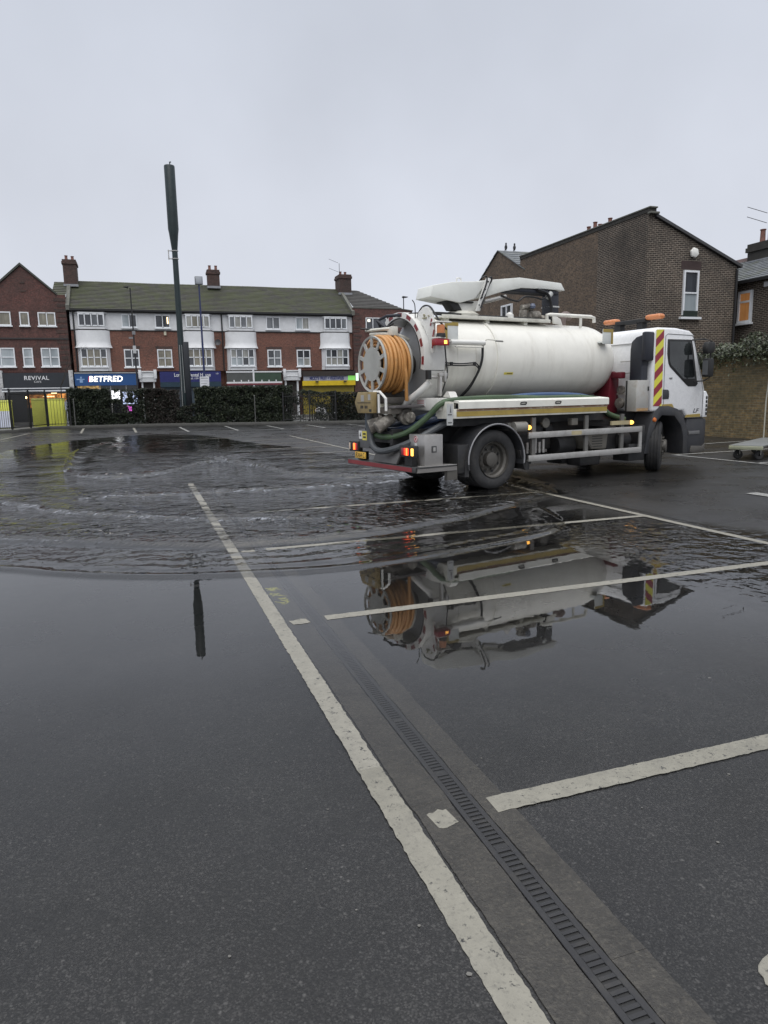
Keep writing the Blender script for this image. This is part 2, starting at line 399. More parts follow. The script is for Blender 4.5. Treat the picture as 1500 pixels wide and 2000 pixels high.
# ---- drainage channel: concrete haunch, iron grating
def concrete_mat():
    m, t, b, o = newmat('wet_haunch_concrete'); v = coords(t, True)
    c = mix(t, mr(t, nz(t, v, 6, 5, .7), .3, .7), (.015, .0135, .0118), (.042, .038, .032))
    vo = N(t, 'ShaderNodeTexVoronoi'); vo.inputs['Scale'].default_value = 75; t.links.new(v, vo.inputs['Vector'])
    sx = N(t, 'ShaderNodeSeparateColor'); t.links.new(vo.outputs['Color'], sx.inputs[0])
    st = mth(t, 'MULTIPLY', mr(t, sx.outputs[0], .86, .98), mr(t, vo.outputs['Distance'], .5, .15))
    c = mix(t, mth(t, 'MULTIPLY', st, mr(t, nz(t, v, 5, 3), .45, .65, 0, .6)), c, (.20, .175, .13))
    c = mix(t, mr(t, nz(t, v, 55, 4, .8), .5, .68, 0, .7), c, (.075, .068, .055)); c = mix(t, mr(t, nz(t, v, 40, 4, .8), .55, .7, 0, .8), c, (.008, .0075, .007))
    t.links.new(c, b.inputs['Base Color']); b.inputs['Roughness'].default_value = .42
    bump(t, b, nz(t, v, 90, 4, .7), .7, .006); return m
conc = concrete_mat()
joints = [-.8, 1.02, 2.22, 3.25, 4.4, 5.6, 6.8, 8., 9.2, 10.4, 11.6, 12.8]
for x0, x1 in ((.846, .994), (1.092, 1.202)):
    b = MB()
    for y0, y1 in zip(joints, joints[1:]):
        sh = .35 if x0 > 1 else 0
        k = 60; ex = [noise.noise((x0*9, (y0+(y1-y0)*i/k)*5, 1))*.006+noise.noise((x0*9, (y0+(y1-y0)*i/k)*30, 1))*.005 for i in range(k+1)]
        lo = [(x0+ex[i], y0+sh+.0006+(y1-y0-.0012)*i/k) for i in range(k+1)]; hi = [(x1-ex[i]*.8, y) for i, (x, y) in enumerate(lo)]
        b.prism(lo+hi[::-1], 'z', -.02, .0036)
    o = b.build('drain_haunch', conc); o['kind'] = 'structure'
iron = M('wet_black_iron', (.018, .018, .020), .5, .1, dirt=(.04, .037, .032), damt=.7, dscale=12)
gr = thing('drain_grating', 'long black iron slotted drain grating between two concrete strips', 'drain grating', (1.043, 0, 0))
b = MB(); y = -.6; i = 0
while y < 12.6:
    b.box(-.024, .024, y, y+.0125, .002, .0048); y += .024; i += 1
b.build('slotted_grate', iron, gr)
b = MB().box(-.045, -.024, -.6, 12.6, .002, .0055).box(.024, .045, -.6, 12.6, .002, .0055)
for k in range(27): b.box(-.024, .024, -.6+.5*k-.014, -.6+.5*k+.004, .002, .0052)
b.build('grate_frame', iron, gr, bevel=.0015, seg=1)
b = MB().add([(-.03, -.6, .0015), (.03, -.6, .0015), (.03, 12.6, .0015), (-.03, 12.6, .0015)], [(0, 1, 2, 3)])
b.build('channel_bottom', M('channel_silt', (.010, .010, .010), .6), gr)

# ---- kerb, pavement, street
K = [(-12, 39.2), (-7.5, 41.4), (-6.3, 42.3), (-5.2, 46.6), (.76, 45.6), (3.1, 44.4), (6.6, 42.7), (9.4, 41.3), (11.1, 40.5), (16, 38.8), (24, 36)]
def offs(P, d):
    out = []
    for i, p in enumerate(P):
        a = Vector(P[max(i-1, 0)]); c = Vector(P[min(i+1, len(P)-1)]); t = (c-a).normalized(); n = Vector((-t.y, t.x))
        out.append((p[0]+n.x*d, p[1]+n.y*d))
    return out
kerb_m = M('damp_kerb_stone', (.075, .073, .066), .6, dirt=(.03, .032, .025), damt=.7, dscale=1.2, bmp=.3)
K2 = offs(K, .14)
b = MB().prism(K+K2[::-1], 'z', -.1, .16); o = b.build('kerb', kerb_m, bevel=.015); o['kind'] = 'structure'
pave = M('damp_paving', (.10, .10, .095), .5, bmp=.2)
o = sheet('pavement', K2+[(24, 50), (-12, 50)], .13, pave, thick=.2)
o = sheet('road', [(-60, 50), (60, 50), (60, 57), (-60, 57)], .006, M('street_asphalt', (.04, .04, .042), .4))
o = sheet('far_pavement', [(-60, 57), (60, 57), (60, 61), (-60, 61)], .14, pave, thick=.2)

# ---- terrace ------------------------------------------------------------
red_brick = brick('red_brick', (.215, .075, .048), (.135, .053, .036), (.15, .11, .09), samt=.35)
gable_brick = brick('dull_red_brick', (.13, .047, .038), (.085, .036, .031), (.10, .07, .062), samt=.5)
dark_brick = brick('dark_quoin_brick', (.085, .042, .034), (.05, .032, .028), (.07, .055, .05))
stock_brick = brick('brown_stock_brick', (.048, .032, .023), (.020, .015, .0125), (.24, .205, .165), ms=.015, stain=(.018, .016, .014), samt=.65, sscale=.45)
stock_brick2 = brick('yellow_stock_brick', (.145, .10, .065), (.075, .054, .04), (.16, .13, .10), ms=.011, stain=(.05, .042, .035), samt=.5, sscale=.5)
wall_brick = brick('mossy_garden_brick', (.145, .10, .046), (.068, .05, .028), (.12, .105, .07), stain=(.03, .032, .018), samt=.7, sscale=.6)
render_w = M('white_render', (.68, .69, .70), .6, dirt=(.38, .38, .37), damt=.35, dscale=.9, var=.05)
upvc = M('white_window_frame', (.74, .76, .78), .4, var=.03)
gutter = M('black_gutter', (.014, .014, .015), .5)
stone_dk = M('weathered_cement', (.12, .12, .105), .8, dirt=(.05, .06, .04), damt=.6)
lead = M('grey_lead', (.25, .26, .28), .5)
pot_terra = M('terracotta_pot', (.17, .07, .05), .7, dirt=(.03, .025, .022), damt=.8, dscale=5)
wood_dk = M('dark_timber', (.03, .022, .018), .6)
def tile_mat(name, c1, c2, moss, mt):
    m, t, b, o = newmat(name); v = coords(t, True)
    c = mix(t, mr(t, nz(t, v, 3, 5, .7), .35, .65), c1, c2)
    st = nz(t, v, 1.1, 6, .7, (1, 1, 1.6)); c = mix(t, mr(t, st, mt, mt+.17, 0, .85), c, moss)
    c = mix(t, mr(t, nz(t, v, 9, 4, .8), .62, .7, 0, .8), c, (.016, .018, .012))
    t.links.new(c, b.inputs['Base Color']); b.inputs['Roughness'].default_value = .7; return m
tile_green = tile_mat('mossy_roof_tiles', (.040, .040, .034), (.066, .063, .052), (.060, .068, .030), .40)
tile_dark = tile_mat('dark_roof_tiles', (.035, .033, .030), (.055, .052, .048), (.05, .055, .035), .62)
slate = tile_mat('grey_slates', (.10, .11, .12), (.17, .18, .19), (.09, .10, .06), .52)

def pane_mat(name, c1, c2, fold=20., emit=None, es=0.):
    m, t, b, o = newmat(name); v = coords(t, True)
    f = nz(t, v, fold, 2, .5, (1, 1, .04)); g = nz(t, v, .9, 2, .5)
    c = mix(t, mr(t, f, .35, .65), c1, c2); c = mix(t, mr(t, g, .45, .6, 0, .5), c, tuple(x*.5 for x in c1))
    t.links.new(c, b.inputs['Base Color']); b.inputs['Roughness'].default_value = .12; b.inputs['Coat Weight'].default_value = .6; b.inputs['Coat Roughness'].default_value = .03
    if emit: b.inputs['Emission Color'].default_value = (*emit, 1); b.inputs['Emission Strength'].default_value = es
    return m
P_net = pane_mat('net_curtain_pane', (.22, .22, .20), (.36, .36, .33))
P_beige = pane_mat('beige_curtain_pane', (.17, .155, .115), (.27, .25, .19))
P_dark = pane_mat('dark_pane', (.03, .033, .04), (.055, .06, .07), 3)
P_blue = pane_mat('blind_pane', (.30, .34, .36), (.42, .46, .48), 2)
P_grey = pane_mat('grey_pane', (.10, .11, .12), (.15, .16, .17), 4)
P_orange = pane_mat('lit_orange_pane', (.30, .15, .05), (.42, .24, .10), 6, (1, .42, .14), .13)
PANES = dict(n=P_net, b=P_beige, d=P_dark, l=P_blue, g=P_grey, o=P_orange)
bulb = emitmat('window_bulb', (1, .75, .4), 4)

def window(par, x0, x1, z0, z1, y, cols, rows, kinds, sill=True, bar=.07, axis='y', dep=.09, label=None, split=None):
    """window in a wall facing -Y (axis y) or -X (axis x): frame mesh with one pane mesh per opening"""
    f = MB()
    def bx(a0, a1, d0, d1, c0, c1, mb):
        if axis == 'y': mb.box(a0, a1, y+d0, y+d1, c0, c1)
        else: mb.box(y+d0, y+d1, a0, a1, c0, c1)
    xs = [x0+(x1-x0)*i/cols for i in range(cols+1)]; zs = [z0+(z1-z0)*i/rows for i in range(rows+1)]
    if split: zs = [z0, z0+(z1-z0)*split, z1]; rows = 2
    for i, x in enumerate(xs):
        w = bar if i in (0, cols) else bar*.8
        xa = x if i == 0 else x-w if i == cols else x-w/2
        bx(xa, xa+w, -.03, dep, z0, z1, f)
    for i, z in enumerate(zs):
        w = bar if i in (0, rows) else bar*.8
        za = z if i == 0 else z-w if i == rows else z-w/2
        for a, c in zip(xs, xs[1:]): bx(a+bar*.9, c-bar*.9, -.026, dep, za, za+w, f)
    if sill: bx(x0-.07, x1+.07, -.10, dep, z0-.09, z0-.003, f)
    o = f.build('window', upvc, par)
    if label: o['label'] = label
    k = 0
    for j in range(rows):
        for i in range(cols):
            mb = MB(); bx(xs[i]+.02, xs[i+1]-.02, .02, .035, zs[j]+.02, zs[j+1]-.02, mb)
            mb.build('pane', PANES[kinds[k % len(kinds)]], o); k += 1
    return o
def tiled_roof(name, x0, x1, y0, z0, y1, z1, rows, mat, par, lift=.065, skew0=0., skew1=0., hump=0.):
    """stepped courses from eave (y0,z0) to ridge (y1,z1); every course laps the one below"""
    b = MB(); n = max(2, int((x1-x0)/.5))
    for k in range(rows):
        u0, u1 = k/rows, (k+1)/rows
        ya, yb = y0+(y1-y0)*u0, y0+(y1-y0)*u1; za, zb = z0+(z1-z0)*u0, z0+(z1-z0)*u1
        xa0, xb0 = x0+skew0*u0, x1+skew1*u0; xa1, xb1 = x0+skew0*u1, x1+skew1*u1; vs = []
        for i in range(n+1):
            w = i/n; x = xa0+(xb0-xa0)*w; xx = xa1+(xb1-xa1)*w
            j = noise.noise((x*1.7, k*3.1, 2))*.02+noise.noise((x*.25, .3, 7))*hump; j2 = noise.noise((xx*.25, .3, 7))*hump
            vs += [(x, ya, za+j-.01), (x, ya, za+lift+j), (xx, yb, zb+j2+.004)]
        for i in range(n):
            q = 3*i; b.add([], []); 
            b.f += [(q+len(b.v), q+3+len(b.v), q+4+len(b.v), q+1+len(b.v)), (q+1+len(b.v), q+4+len(b.v), q+5+len(b.v), q+2+len(b.v))]; b.m += [0, 0]
        b.v += vs
    return b.build(name, mat, par, ang=10)
def chimney(par, x, y, z0, z1, w, d, pots, mat=None, along='x'):
    b = MB().box(x-w/2, x+w/2, y-d/2, y+d/2, z0, z1-.36).box(x-w/2-.07, x+w/2+.07, y-d/2-.07, y+d/2+.07, z1-.357, z1-.16).box(x-w/2-.02, x+w/2+.02, y-d/2-.02, y+d/2+.02, z1-.157, z1)
    c = b.build('chimney', mat or dark_brick, par)
    for px, h in pots: MB().lathe([(.14, 0), (.15, .04), (.12, .08), (.105, h-.05), (.13, h-.04), (.13, h), (.09, h), (.09, h-.1), (.0001, h-.1)], (x+px*(along == 'x'), y+px*(along == 'y'), z1+.002), n=12).build('chimney_pot', pot_terra, c)
    MB().box(x-w/2-.05, x+w/2+.05, y-d/2-.05, y+d/2+.05, z0-.02, z0+.16).build('lead_flashing', lead, c)
    return c
YF = 60.
def rendered_wall(bd, x0, x1): pass
def half_terrace(name, label, x0, x1, bays, wins, roofmat, hump):
    bd = thing(name, label, 'building', ((x0+x1)/2, YF, 0)); ox = (x0+x1)/2
    def pr(o): o.location.x -= ox; o.location.y -= YF; return o
    MB().box(x0, x1, YF, YF+8, 3.9, 7.08).box(x0, x1, YF+.5, YF+8, .1, 3.897).build('brick_wall', red_brick, bd)
    MB().box(x0, x1, YF-.02, YF+8, 7.083, 8.56).build('rendered_band', render_w, bd)
    MB().box(x0, x1, YF-.06, YF-.003, 7.02, 7.10).build('string_course', gutter, bd)
    tiled_roof('roof', x0-.02, x1+.02, YF-.35, 8.60, YF+4, 11.26, 20, roofmat, bd, hump=hump*.4)
    MB().prism([(YF-.2, 8.5), (YF+4, 11.2), (YF+8, 8.6)], 'x', x0+.02, x1-.02).build('roof_underside', wood_dk, bd)
    g = MB().box(x0, x1, YF-.42, YF-.22, 8.50, 8.62).box(x0, x1, YF-.2, YF-.022, 8.40, 8.52); g.build('gutter', gutter, bd)
    rdg = MB()
    n = int((x1-x0)/.45)
    for i in range(n):
        a = x0+(x1-x0)*i/n; h = noise.noise(((a+.2)*.25, .3, 7))*hump*.4
        rdg.lathe([(.0001, 0), (.12, 0), (.115, (x1-x0)/n-.01), (.0001, (x1-x0)/n-.01)], (a, YF+4, 11.2+h), (1, 0, 0), 10)
    rdg.build('ridge_tiles', roofmat, bd)
    for (a, c, up, lo) in bays:
        # two-storey bay: canted lower window, flared white skirt, upper window
        m = (a+c)/2
        bb = MB().prism([(a-.02, YF-.003), (a+.25, YF-.5), (c-.25, YF-.5), (c+.02, YF-.003)], 'z', 3.93, 4.24)
        bb.build('bay_apron', render_w, bd)
        sk = MB(); prof = [(5.70, .13), (5.78, .10), (5.95, .03), (6.2, 0), (7.02, 0)]
        rings = []
        for z, o in prof: rings.append([(a-.08-o, YF-.004, z), (a+.22-o, YF-.5-o, z), (c-.22+o, YF-.5-o, z), (c+.08+o, YF-.004, z)])
        vs = [p for r_ in rings for p in r_]
        fs = [(4*i+j, 4*i+j+1, 4*i+j+5, 4*i+j+4) for i in range(len(prof)-1) for j in range(3)]+[(0, 1, 2, 3), (16, 17, 18, 19)]
        sk.add(vs, fs); sk.build('bay_skirt', render_w, bd, ang=60)
        window(bd, a+.22, c-.22, 4.27, 5.66, YF-.5, 4, 2, lo, bar=.085, sill=True)
        MB().prism([(a, YF-.003), (a+.2, YF-.47), (a+.2, YF-.3), (a+.14, YF-.003)], 'z', 4.25, 5.69).build('bay_side', upvc, bd)
        MB().prism([(c, YF-.003), (c-.2, YF-.47), (c-.2, YF-.3), (c-.14, YF-.003)], 'z', 4.25, 5.69).build('bay_side', upvc, bd)
        MB().prism([(a, YF-.023), (a+.25, YF-.34), (c-.25, YF-.34), (c, YF-.023)], 'z', 8.30, 8.39).prism([(a, YF-.023), (a+.25, YF-.34), (c-.25, YF-.34), (c, YF-.023)], 'z', 7.12, 7.30).build('bay_head', render_w, bd)
        window(bd, a+.24, c-.24, 7.33, 8.28, YF-.36, 4, 1, up, bar=.085, sill=False)
        MB().box(a+.1, c-.1, YF-.40, YF-.025, 7.06, 7.115).build('bay_ledge', gutter, bd)
    for (a, c, up, lo) in wins:
        window(bd, a, c, 7.29, 8.30, YF-.10, 2, 1, up, bar=.07)
        window(bd, a, c, 4.24, 5.62, YF-.06, 2, 2, lo, bar=.085)
        MB().box(a-.1, c+.1, YF-.015, YF-.003, 5.66, 5.86).build('window_arch', dark_brick, bd)
    for ch in bd.children: ch.location.x -= ox; ch.location.y -= YF
    return bd, ox
def fix(bd, ox, objs):
    for o in objs: o.parent = bd; o.location.x -= ox; o.location.y -= YF
tl, oxl = half_terrace('terraced_shops', 'red brick terrace half nearer the gabled block, with white bays and betting shop', -4.55, 6.9,
    [(-4.2, -1.85, 'ddgd', 'bbbbdbbd'), (3.75, 6.12, 'nbnn', 'dbbdbbbb')], [(-.84, .3, 'ld', 'dddd'), (1.66, 2.8, 'dd', 'bbbb')], tile_green, .10)
tr, oxr = half_terrace('terraced_shops', 'red brick terrace half with white bays above the green and yellow shop fronts', 6.92, 18.0,
    [(7.16, 9.56, 'gngn', 'lldlngnd'), (15.2, 17.68, 'dddg', 'nnndgdng')], [(10.5, 11.66, 'gg', 'ggdg'), (13.0, 14.18, 'ln', 'lndd')], tile_green, .10)
# drainpipe between the halves, party chimneys, verges
objs = [MB().cyl((6.86, YF-.1, 3.9), (6.86, YF-.1, 8.5), .055, n=8).build('drainpipe', gutter),
        MB().cyl((-4.3, YF-.1, 3.9), (-4.3, YF-.1, 8.5), .055, n=8).build('drainpipe', gutter)]
fix(tl, oxl, objs)
c = chimney(tl, 6.75, YF+3.4, 10.95, 12.45, 1.0, .75, ((-.26, .38), (.26, .38))); fix(tl, oxl, [c])
c = chimney(tl, -4.45, YF+3.5, 10.7, 12.75, .98, 1.6, ((-.24, .42), (.22, .38))); fix(tl, oxl, [c])
c = chimney(tr, 18.35, YF+3.6, 10.7, 12.45, 1.1, 1.5, ((-.25, .34), (.2, .32))); fix(tr, oxr, [c])
for bd, ox, x in ((tl, oxl, -4.62), (tr, oxr, 18.02)):
    v = MB().prism([(YF-.45, 8.50), (YF-.45, 8.86), (YF+4, 11.58), (YF+4, 11.2)], 'x', x-.13, x+.13).build('verge_coping', stone_dk); fix(bd, ox, [v])
alarm = MB().box(2.28, 2.46, YF-.14, YF-.004, 6.72, 7.0).build('alarm_box', M('faded_alarm_box', (.5, .47, .36), .5)); fix(tl, oxl, [alarm])
dish = MB().lathe([(.0001, 0), (.14, .02), (.25, .07), (.25, .085), (.14, .04), (.0001, .02)], (6.45, YF-.35, 6.15), (-.3, -1, .25), 16).cyl((6.45, YF-.3, 6.15), (6.45, YF-.004, 6.0), .02).build('satellite_dish', dark_plastic); fix(tl, oxl, [dish])
lamp = MB().cyl((2.62, YF-.06, 7.62), (2.62, YF-.06, 8.12), .05, n=8).build('window_lamp', bulb); fix(tl, oxl, [lamp])

# ---- shop fronts (parts of the terrace)
def M0(n, c, r=.5, **k): return M(n, c, r, **k)
bf_blue = emitmat('betting_blue', (.012, .055, .17), .55); lit_letters = emitmat('lit_letters', (1, .97, .9), 2.2)
den_blue = M('dental_blue', (.016, .020, .12), .45); den_teal = M('teal_board', (.012, .035, .055), .5)
gr_board = M('green_board', (.035, .065, .042), .5); gy_board = M('grey_board', (.08, .085, .08), .5)
ylw = M('yellow_board', (.62, .44, .015), .45); olive = M('olive_shutter', (.20, .155, .015), .5)
sgrey = M('sign_grey', (.36, .37, .42), .45); txt_blue = M('text_blue', (.03, .035, .16), .5)
glow_green = emitmat('green_light', (.30, .85, .16), .45); glow_mint = emitmat('mint_light', (.75, 1., .8), .9)
glass_dk = M('dark_shop_glass', (.012, .013, .015), .08, coat=.4); shut_blue = M('slate_shutter', (.035, .05, .065), .5)
txt_w = M('sign_white', (.72, .73, .74), .5)
Y1 = YF-.55
def fas(bd, ox, name, mat, x0, x1, z0, z1, y=Y1, d=.16, bev=0.):
    o = MB().box(x0, x1, y, y+d, z0, z1).build(name, mat, bevel=bev); fix(bd, ox, [o]); return o
def sub(o, t, ox): t.parent = o; t.location.x -= 0; return t
def stext(par, s, name, mat, size, x, z, y=Y1-.012, **k):
    t = text(s, name, mat, size, (x, y, z), FACE_S, None, **k); t.parent = par; return t
# betting shop
o = fas(tl, oxl, 'shop_sign', bf_blue, -4.55, .05, 2.82, 3.72)
stext(o, 'BETFRED', 'lettering', lit_letters, .60, -2.32, 3.30, ext=.02, offset=.009, shear=.12, sx=1.0, space=1.04)
MB().prism([(-3.60, 3.10), (-3.53, 3.10), (-3.47, 3.52), (-3.54, 3.52)], 'y', Y1-.01, Y1-.002).build('red_mark', emitmat('red_lettering', (.5, .03, .05), .8), o)
MB().box(-4.42, -3.85, Y1-.02, Y1-.004, 3.26, 3.34).box(-4.2, -3.98, Y1-.02, Y1-.004, 3.05, 3.25).box(-4.15, -4.03, Y1-.02, Y1-.004, 3.36, 3.5).build('sign_emblem', M('pale_blue_mark', (.25, .38, .6), .5), o)
fas(tl, oxl, 'sign_cornice', M('grey_cornice', (.33, .33, .33), .6), -4.55, .1, 3.74, 3.82, Y1-.08, .6)
fas(tl, oxl, 'shop_window', glass_dk, -4.5, .02, .15, 2.815, YF-.3, .05)
fas(tl, oxl, 'lit_ceiling', emitmat('warm_shop_light', (1, .62, .22), .5, .95, 5), -4.4, -2.75, 2.45, 2.8, YF-.33, .02)
fas(tl, oxl, 'shop_screen', emitmat('white_screen', (.95, .97, 1.), 2.2), -1.98, -1.38, 1.75, 2.42, YF-.34, .02)
fas(tl, oxl, 'shop_screen', emitmat('pale_screen', (.6, .7, 1.), 1.2, .9, 6), -1.2, -.1, 1.35, 2.3, YF-.34, .02)
fas(tl, oxl, 'shop_screen', emitmat('pink_screen', (.75, .12, .65), 1.0, .6, 7), -.95, -.58, .8, 1.2, YF-.345, .02)
for x in (-2.85, -2.05, -.9): fas(tl, oxl, 'shop_mullion', alu, x, x+.06, .15, 2.81, YF-.36, .05)
# white porch between betting shop and dentist
def porch(bd, ox, x0, x1):
    o = MB().box(x0, x1, YF-.6, YF-.003, 3.05, 3.80).box(x0-.05, x1+.05, YF-.68, YF-.003, 3.803, 3.9).box(x0-.03, x1+.03, YF-.64, YF-.601, 3.38, 3.44).box(x0-.07, x0+.16, YF-.74, YF-.681, 3.3, 4.0).box(x1-.16, x1+.07, YF-.74, YF-.681, 3.3, 4.0).build('porch_hood', render_w, bevel=.01)
    d = MB().box(x0+.25, x1-.25, YF-.1, YF-.05, .15, 2.95).build('door', wood_dk)
    j = MB().box(x0+.12, x0+.24, YF-.4, YF-.003, .15, 3.04).box(x1-.24, x1-.12, YF-.4, YF-.003, .15, 3.04).build('door_surround', render_w)
    fix(bd, ox, [o, d, j])
porch(tl, oxl, .18, 1.42)
# dentist
o = fas(tl, oxl, 'shop_sign', den_blue, 1.72, 6.5, 3.02, 3.84)
fas(tl, oxl, 'sign_lower_board', den_teal, 1.72, 6.5, 2.62, 3.015)
stext(o, 'London Dental House', 'lettering', txt_w, .40, 4.25, 3.56, ext=.006, offset=.004, sx=.80)
stext(o, '* 0208 265 1199', 'lettering', txt_w, .20, 4.1, 3.28, ext=.006, sx=.9)
stext(o, '165', 'lettering', txt_w, .16, 6.2, 3.66, ext=.004)
fas(tl, oxl, 'roller_shutter', shut_blue, 1.75, 6.45, .15, 2.615, YF-.3, .06)
# green shop
o = fas(tr, oxr, 'shop_sign', gr_board, 9.24, 11.5, 2.98, 3.72); fas(tr, oxr, 'shop_sign', gy_board, 6.98, 9.1, 2.98, 3.72)
fas(tr, oxr, 'sign_frame', render_w, 6.95, 11.55, 3.725, 3.83, Y1-.03, .25); fas(tr, oxr, 'sign_frame', render_w, 6.95, 11.55, 2.84, 2.975, Y1-.03, .22)
fas(tr, oxr, 'sign_post', render_w, 9.10, 9.235, 2.6, 3.95, Y1-.06, .2)
for x in (7.5, 8.1, 8.7, 9.8, 10.4, 11.0): fas(tr, oxr, 'sign_peg', txt_w, x, x+.09, 2.985, 3.12, Y1-.03, .025)
fas(tr, oxr, 'awning_edge', M('dull_red_awning', (.16, .03, .04), .6), 6.98, 11.5, 2.70, 2.835, Y1-.1, .2)
fas(tr, oxr, 'shop_window', glass_dk, 7.0, 11.4, .15, 2.69, YF-.3, .05)
porch(tr, oxr, 11.72, 13.1)
# greengrocer
fas(tr, oxr, 'canopy', wood_dk, 13.3, 18.0, 3.40, 3.80, Y1-.12, .6)
o = fas(tr, oxr, 'shop_sign', sgrey, 13.4, 17.35, 3.0, 3.395)
stext(o, "MICKY'S  FRUIT + VEGETABLES", 'lettering', txt_blue, .36, 15.45, 3.19, ext=.006, offset=.014, sx=.62)
fas(tr, oxr, 'lit_sign_end', glow_green, 17.353, 18.0, 3.0, 3.395); fas(tr, oxr, 'yellow_fascia', ylw, 13.3, 18.0, 2.58, 2.985, Y1-.04, .2)
fas(tr, oxr, 'roller_shutter', olive, 13.35, 17.95, .15, 2.575, YF-.3, .06)
fas(tr, oxr, 'lit_sign_side', glow_mint, 18.08, 18.28, 2.95, 3.6, Y1-.1, .2)
for x in (14.4, 16.9): fas(tr, oxr, 'sign_lamp', chassis, x, x+.25, 2.83, 2.95, Y1-.25, .12)

# ---- gabled block with the cafe
gb = thing('gabled_building', 'dull red brick gabled block with the dark cafe front', 'building', (-7.6, YF, 0))
ogx = -7.6
XG0, XG1 = -10.6, -4.75
b = MB().prism([(XG0, 3.9), (XG1, 3.9), (XG1, 9.6), (-5.35, 9.6), (-7.6, 11.62), (-9.85, 9.6), (XG0, 9.6)], 'y', YF-.3, YF+9)
parts = [b.build('brick_wall', gable_brick)]
parts.append(MB().prism([(-5.3, 9.60), (-7.6, 11.66), (-9.9, 9.60), (-9.9, 9.76), (-7.6, 11.84), (-5.3, 9.76)], 'y', YF-.42, YF+9).build('roof', M('gable_coping', (.055, .06, .05), .7)))
q = MB()
for k in range(14): q.box(-5.55 if k % 2 else -5.35, XG1+.003, YF-.325, YF-.302, 4.05+k*.39, 4.05+k*.39+.24)
parts.append(q.build('quoins', dark_brick))
parts.append(MB().box(XG0, XG1+.01, YF-.37, YF-.303, 6.30, 6.42).build('string_course', M('dark_moulding', (.03, .026, .026), .6)))
parts.append(MB().box(-7.75, -7.4, YF-.33, YF-.302, 10.35, 10.47).box(-7.75, -7.35, YF-.33, YF-.302, 9.75, 9.9).build('brick_ornament', dark_brick))
for x0, x1, n in ((-10.4, -8.56, 2), (-7.98, -7.33, 1), (-6.73, -5.52, 2)):
    parts.append(window(None, x0, x1, 7.30, 8.30, YF-.34, n, 1, 'b', bar=.08)); parts.append(window(None, x0-.02, x1+.02, 4.30, 5.68, YF-.34, n, 2, 'l', bar=.085))
parts.append(MB().box(-10.6, XG1, YF-.28, YF+8, .1, 3.897).build('shop_wall', gable_brick))
cafe = M('charcoal_fascia', (.022, .026, .033), .45)
sg = MB().box(-9.45, -4.95, Y1-.2, Y1+.25, 2.72, 3.82).build('shop_sign', cafe)
stext(sg, 'REVIVAL', 'lettering', txt_w, .42, -7.18, 3.42, y=Y1-.212, ext=.006, space=1.12, offset=.006); stext(sg, 'CAFE', 'lettering', txt_w, .2, -7.12, 3.14, y=Y1-.212, ext=.006, space=1.15)
parts.append(sg)
parts.append(MB().box(-9.45, -4.9, Y1-.9, Y1-.8, 2.62, 2.69).box(-9.45, -4.9, Y1-1.2, Y1-1.1, 2.40, 2.50).build('awning_rail', upvc))
parts.append(MB().box(-9.45, -4.9, Y1-1.1, Y1-.202, 2.50, 2.62).build('awning', cafe))
parts.append(MB().box(-4.93, -4.64, Y1-.25, YF-.302, 2.75, 4.0).box(-9.75, -9.47, Y1-.25, YF-.302, 2.75, 4.0).box(-4.93, -4.64, Y1-.2, YF-.302, .1, 2.747).box(-9.75, -9.47, Y1-.2, YF-.302, .1, 2.747).build('pilaster', M('mottled_pilaster', (.5, .5, .5), .6, dirt=(.06, .06, .06), damt=.9, dscale=5)))
parts.append(MB().box(-9.4, -5., YF-.42, YF-.36, .15, 2.7).build('shop_window', glass_dk))
parts.append(MB().box(-8.0, -5.2, YF-.45, YF-.425, 1.2, 2.25).build('lit_interior', emitmat('cafe_glow', (1, .40, .10), .9, .97, 2.4)))
parts.append(MB().box(-6.9, -6.1, YF-.5, YF-.46, 2.02, 2.08).box(-6.3, -5.9, YF-.5, YF-.46, 2.25, 2.32).box(-7.6, -7.0, YF-.5, YF-.46, 1.72, 1.8).build('strip_light', emitmat('cafe_strip', (1, .8, .45), 1.8)))
for p_ in parts: p_.parent = gb; p_.location.x -= ogx; p_.location.y -= YF
rb = tiled_roof('roof_tiles', -5.75, -4.74, YF+.2, 9.5, YF+4, 11.2, 9, tile_green, None); rb.parent = gb; rb.location = (-ogx, -YF, 0)
# neighbour at left edge
nb = thing('brick_building', 'red brick frontage at the far left beside the gabled block', 'building', (-13, YF, 0))
o = MB().box(-6, 2.39, -.1, 8, .1, 10.4).build('brick_wall', gable_brick, nb)
window(nb, -.2, 1.7, 7.3, 8.3, -.14, 3, 1, 'b'); window(nb, -.2, 1.7, 4.3, 5.7, -.14, 3, 2, 'l')

# ---- right block of the terrace (hipped)
rbk = thing('hipped_building', 'dark red brick block with hipped tile roof at the right end of the terrace', 'building', (21, YF, 0))
X0 = 18.03-21
MB().prism([(X0, -.3), (22.3-21, -.3), (24.0-21, .9), (24.0-21, 8), (X0, 8)], 'z', .1, 9.12).build('brick_wall', gable_brick, rbk)
q = MB()
for k in range(13): q.box(X0-.003, X0+(.75 if k % 2 else .55), -.325, -.302, 4.2+k*.36, 4.2+k*.36+.21)
q.build('quoins', dark_brick, rbk)
MB().prism([(X0, -.35), (22.32-21, -.35), (24.08-21, .9), (24.08-21, 8), (X0, 8)], 'z', 9.123, 9.2).build('parapet_coping', stone_dk, rbk)
tiled_roof('roof', X0+.1, 22.6-21, -.1, 9.2, 4, 11.25, 12, tile_dark, rbk, skew0=0, skew1=-2.9)
MB().add([(22.62-21, -.1, 9.2), (22.62-21, 8, 9.2), (19.7-21, 4.02, 11.26)], [(0, 1, 2)]).build('hip_slope', tile_dark, rbk)
window(rbk, 19.15-21, 21.1-21, 7.3, 8.35, -.36, 3, 1, 'ddg')
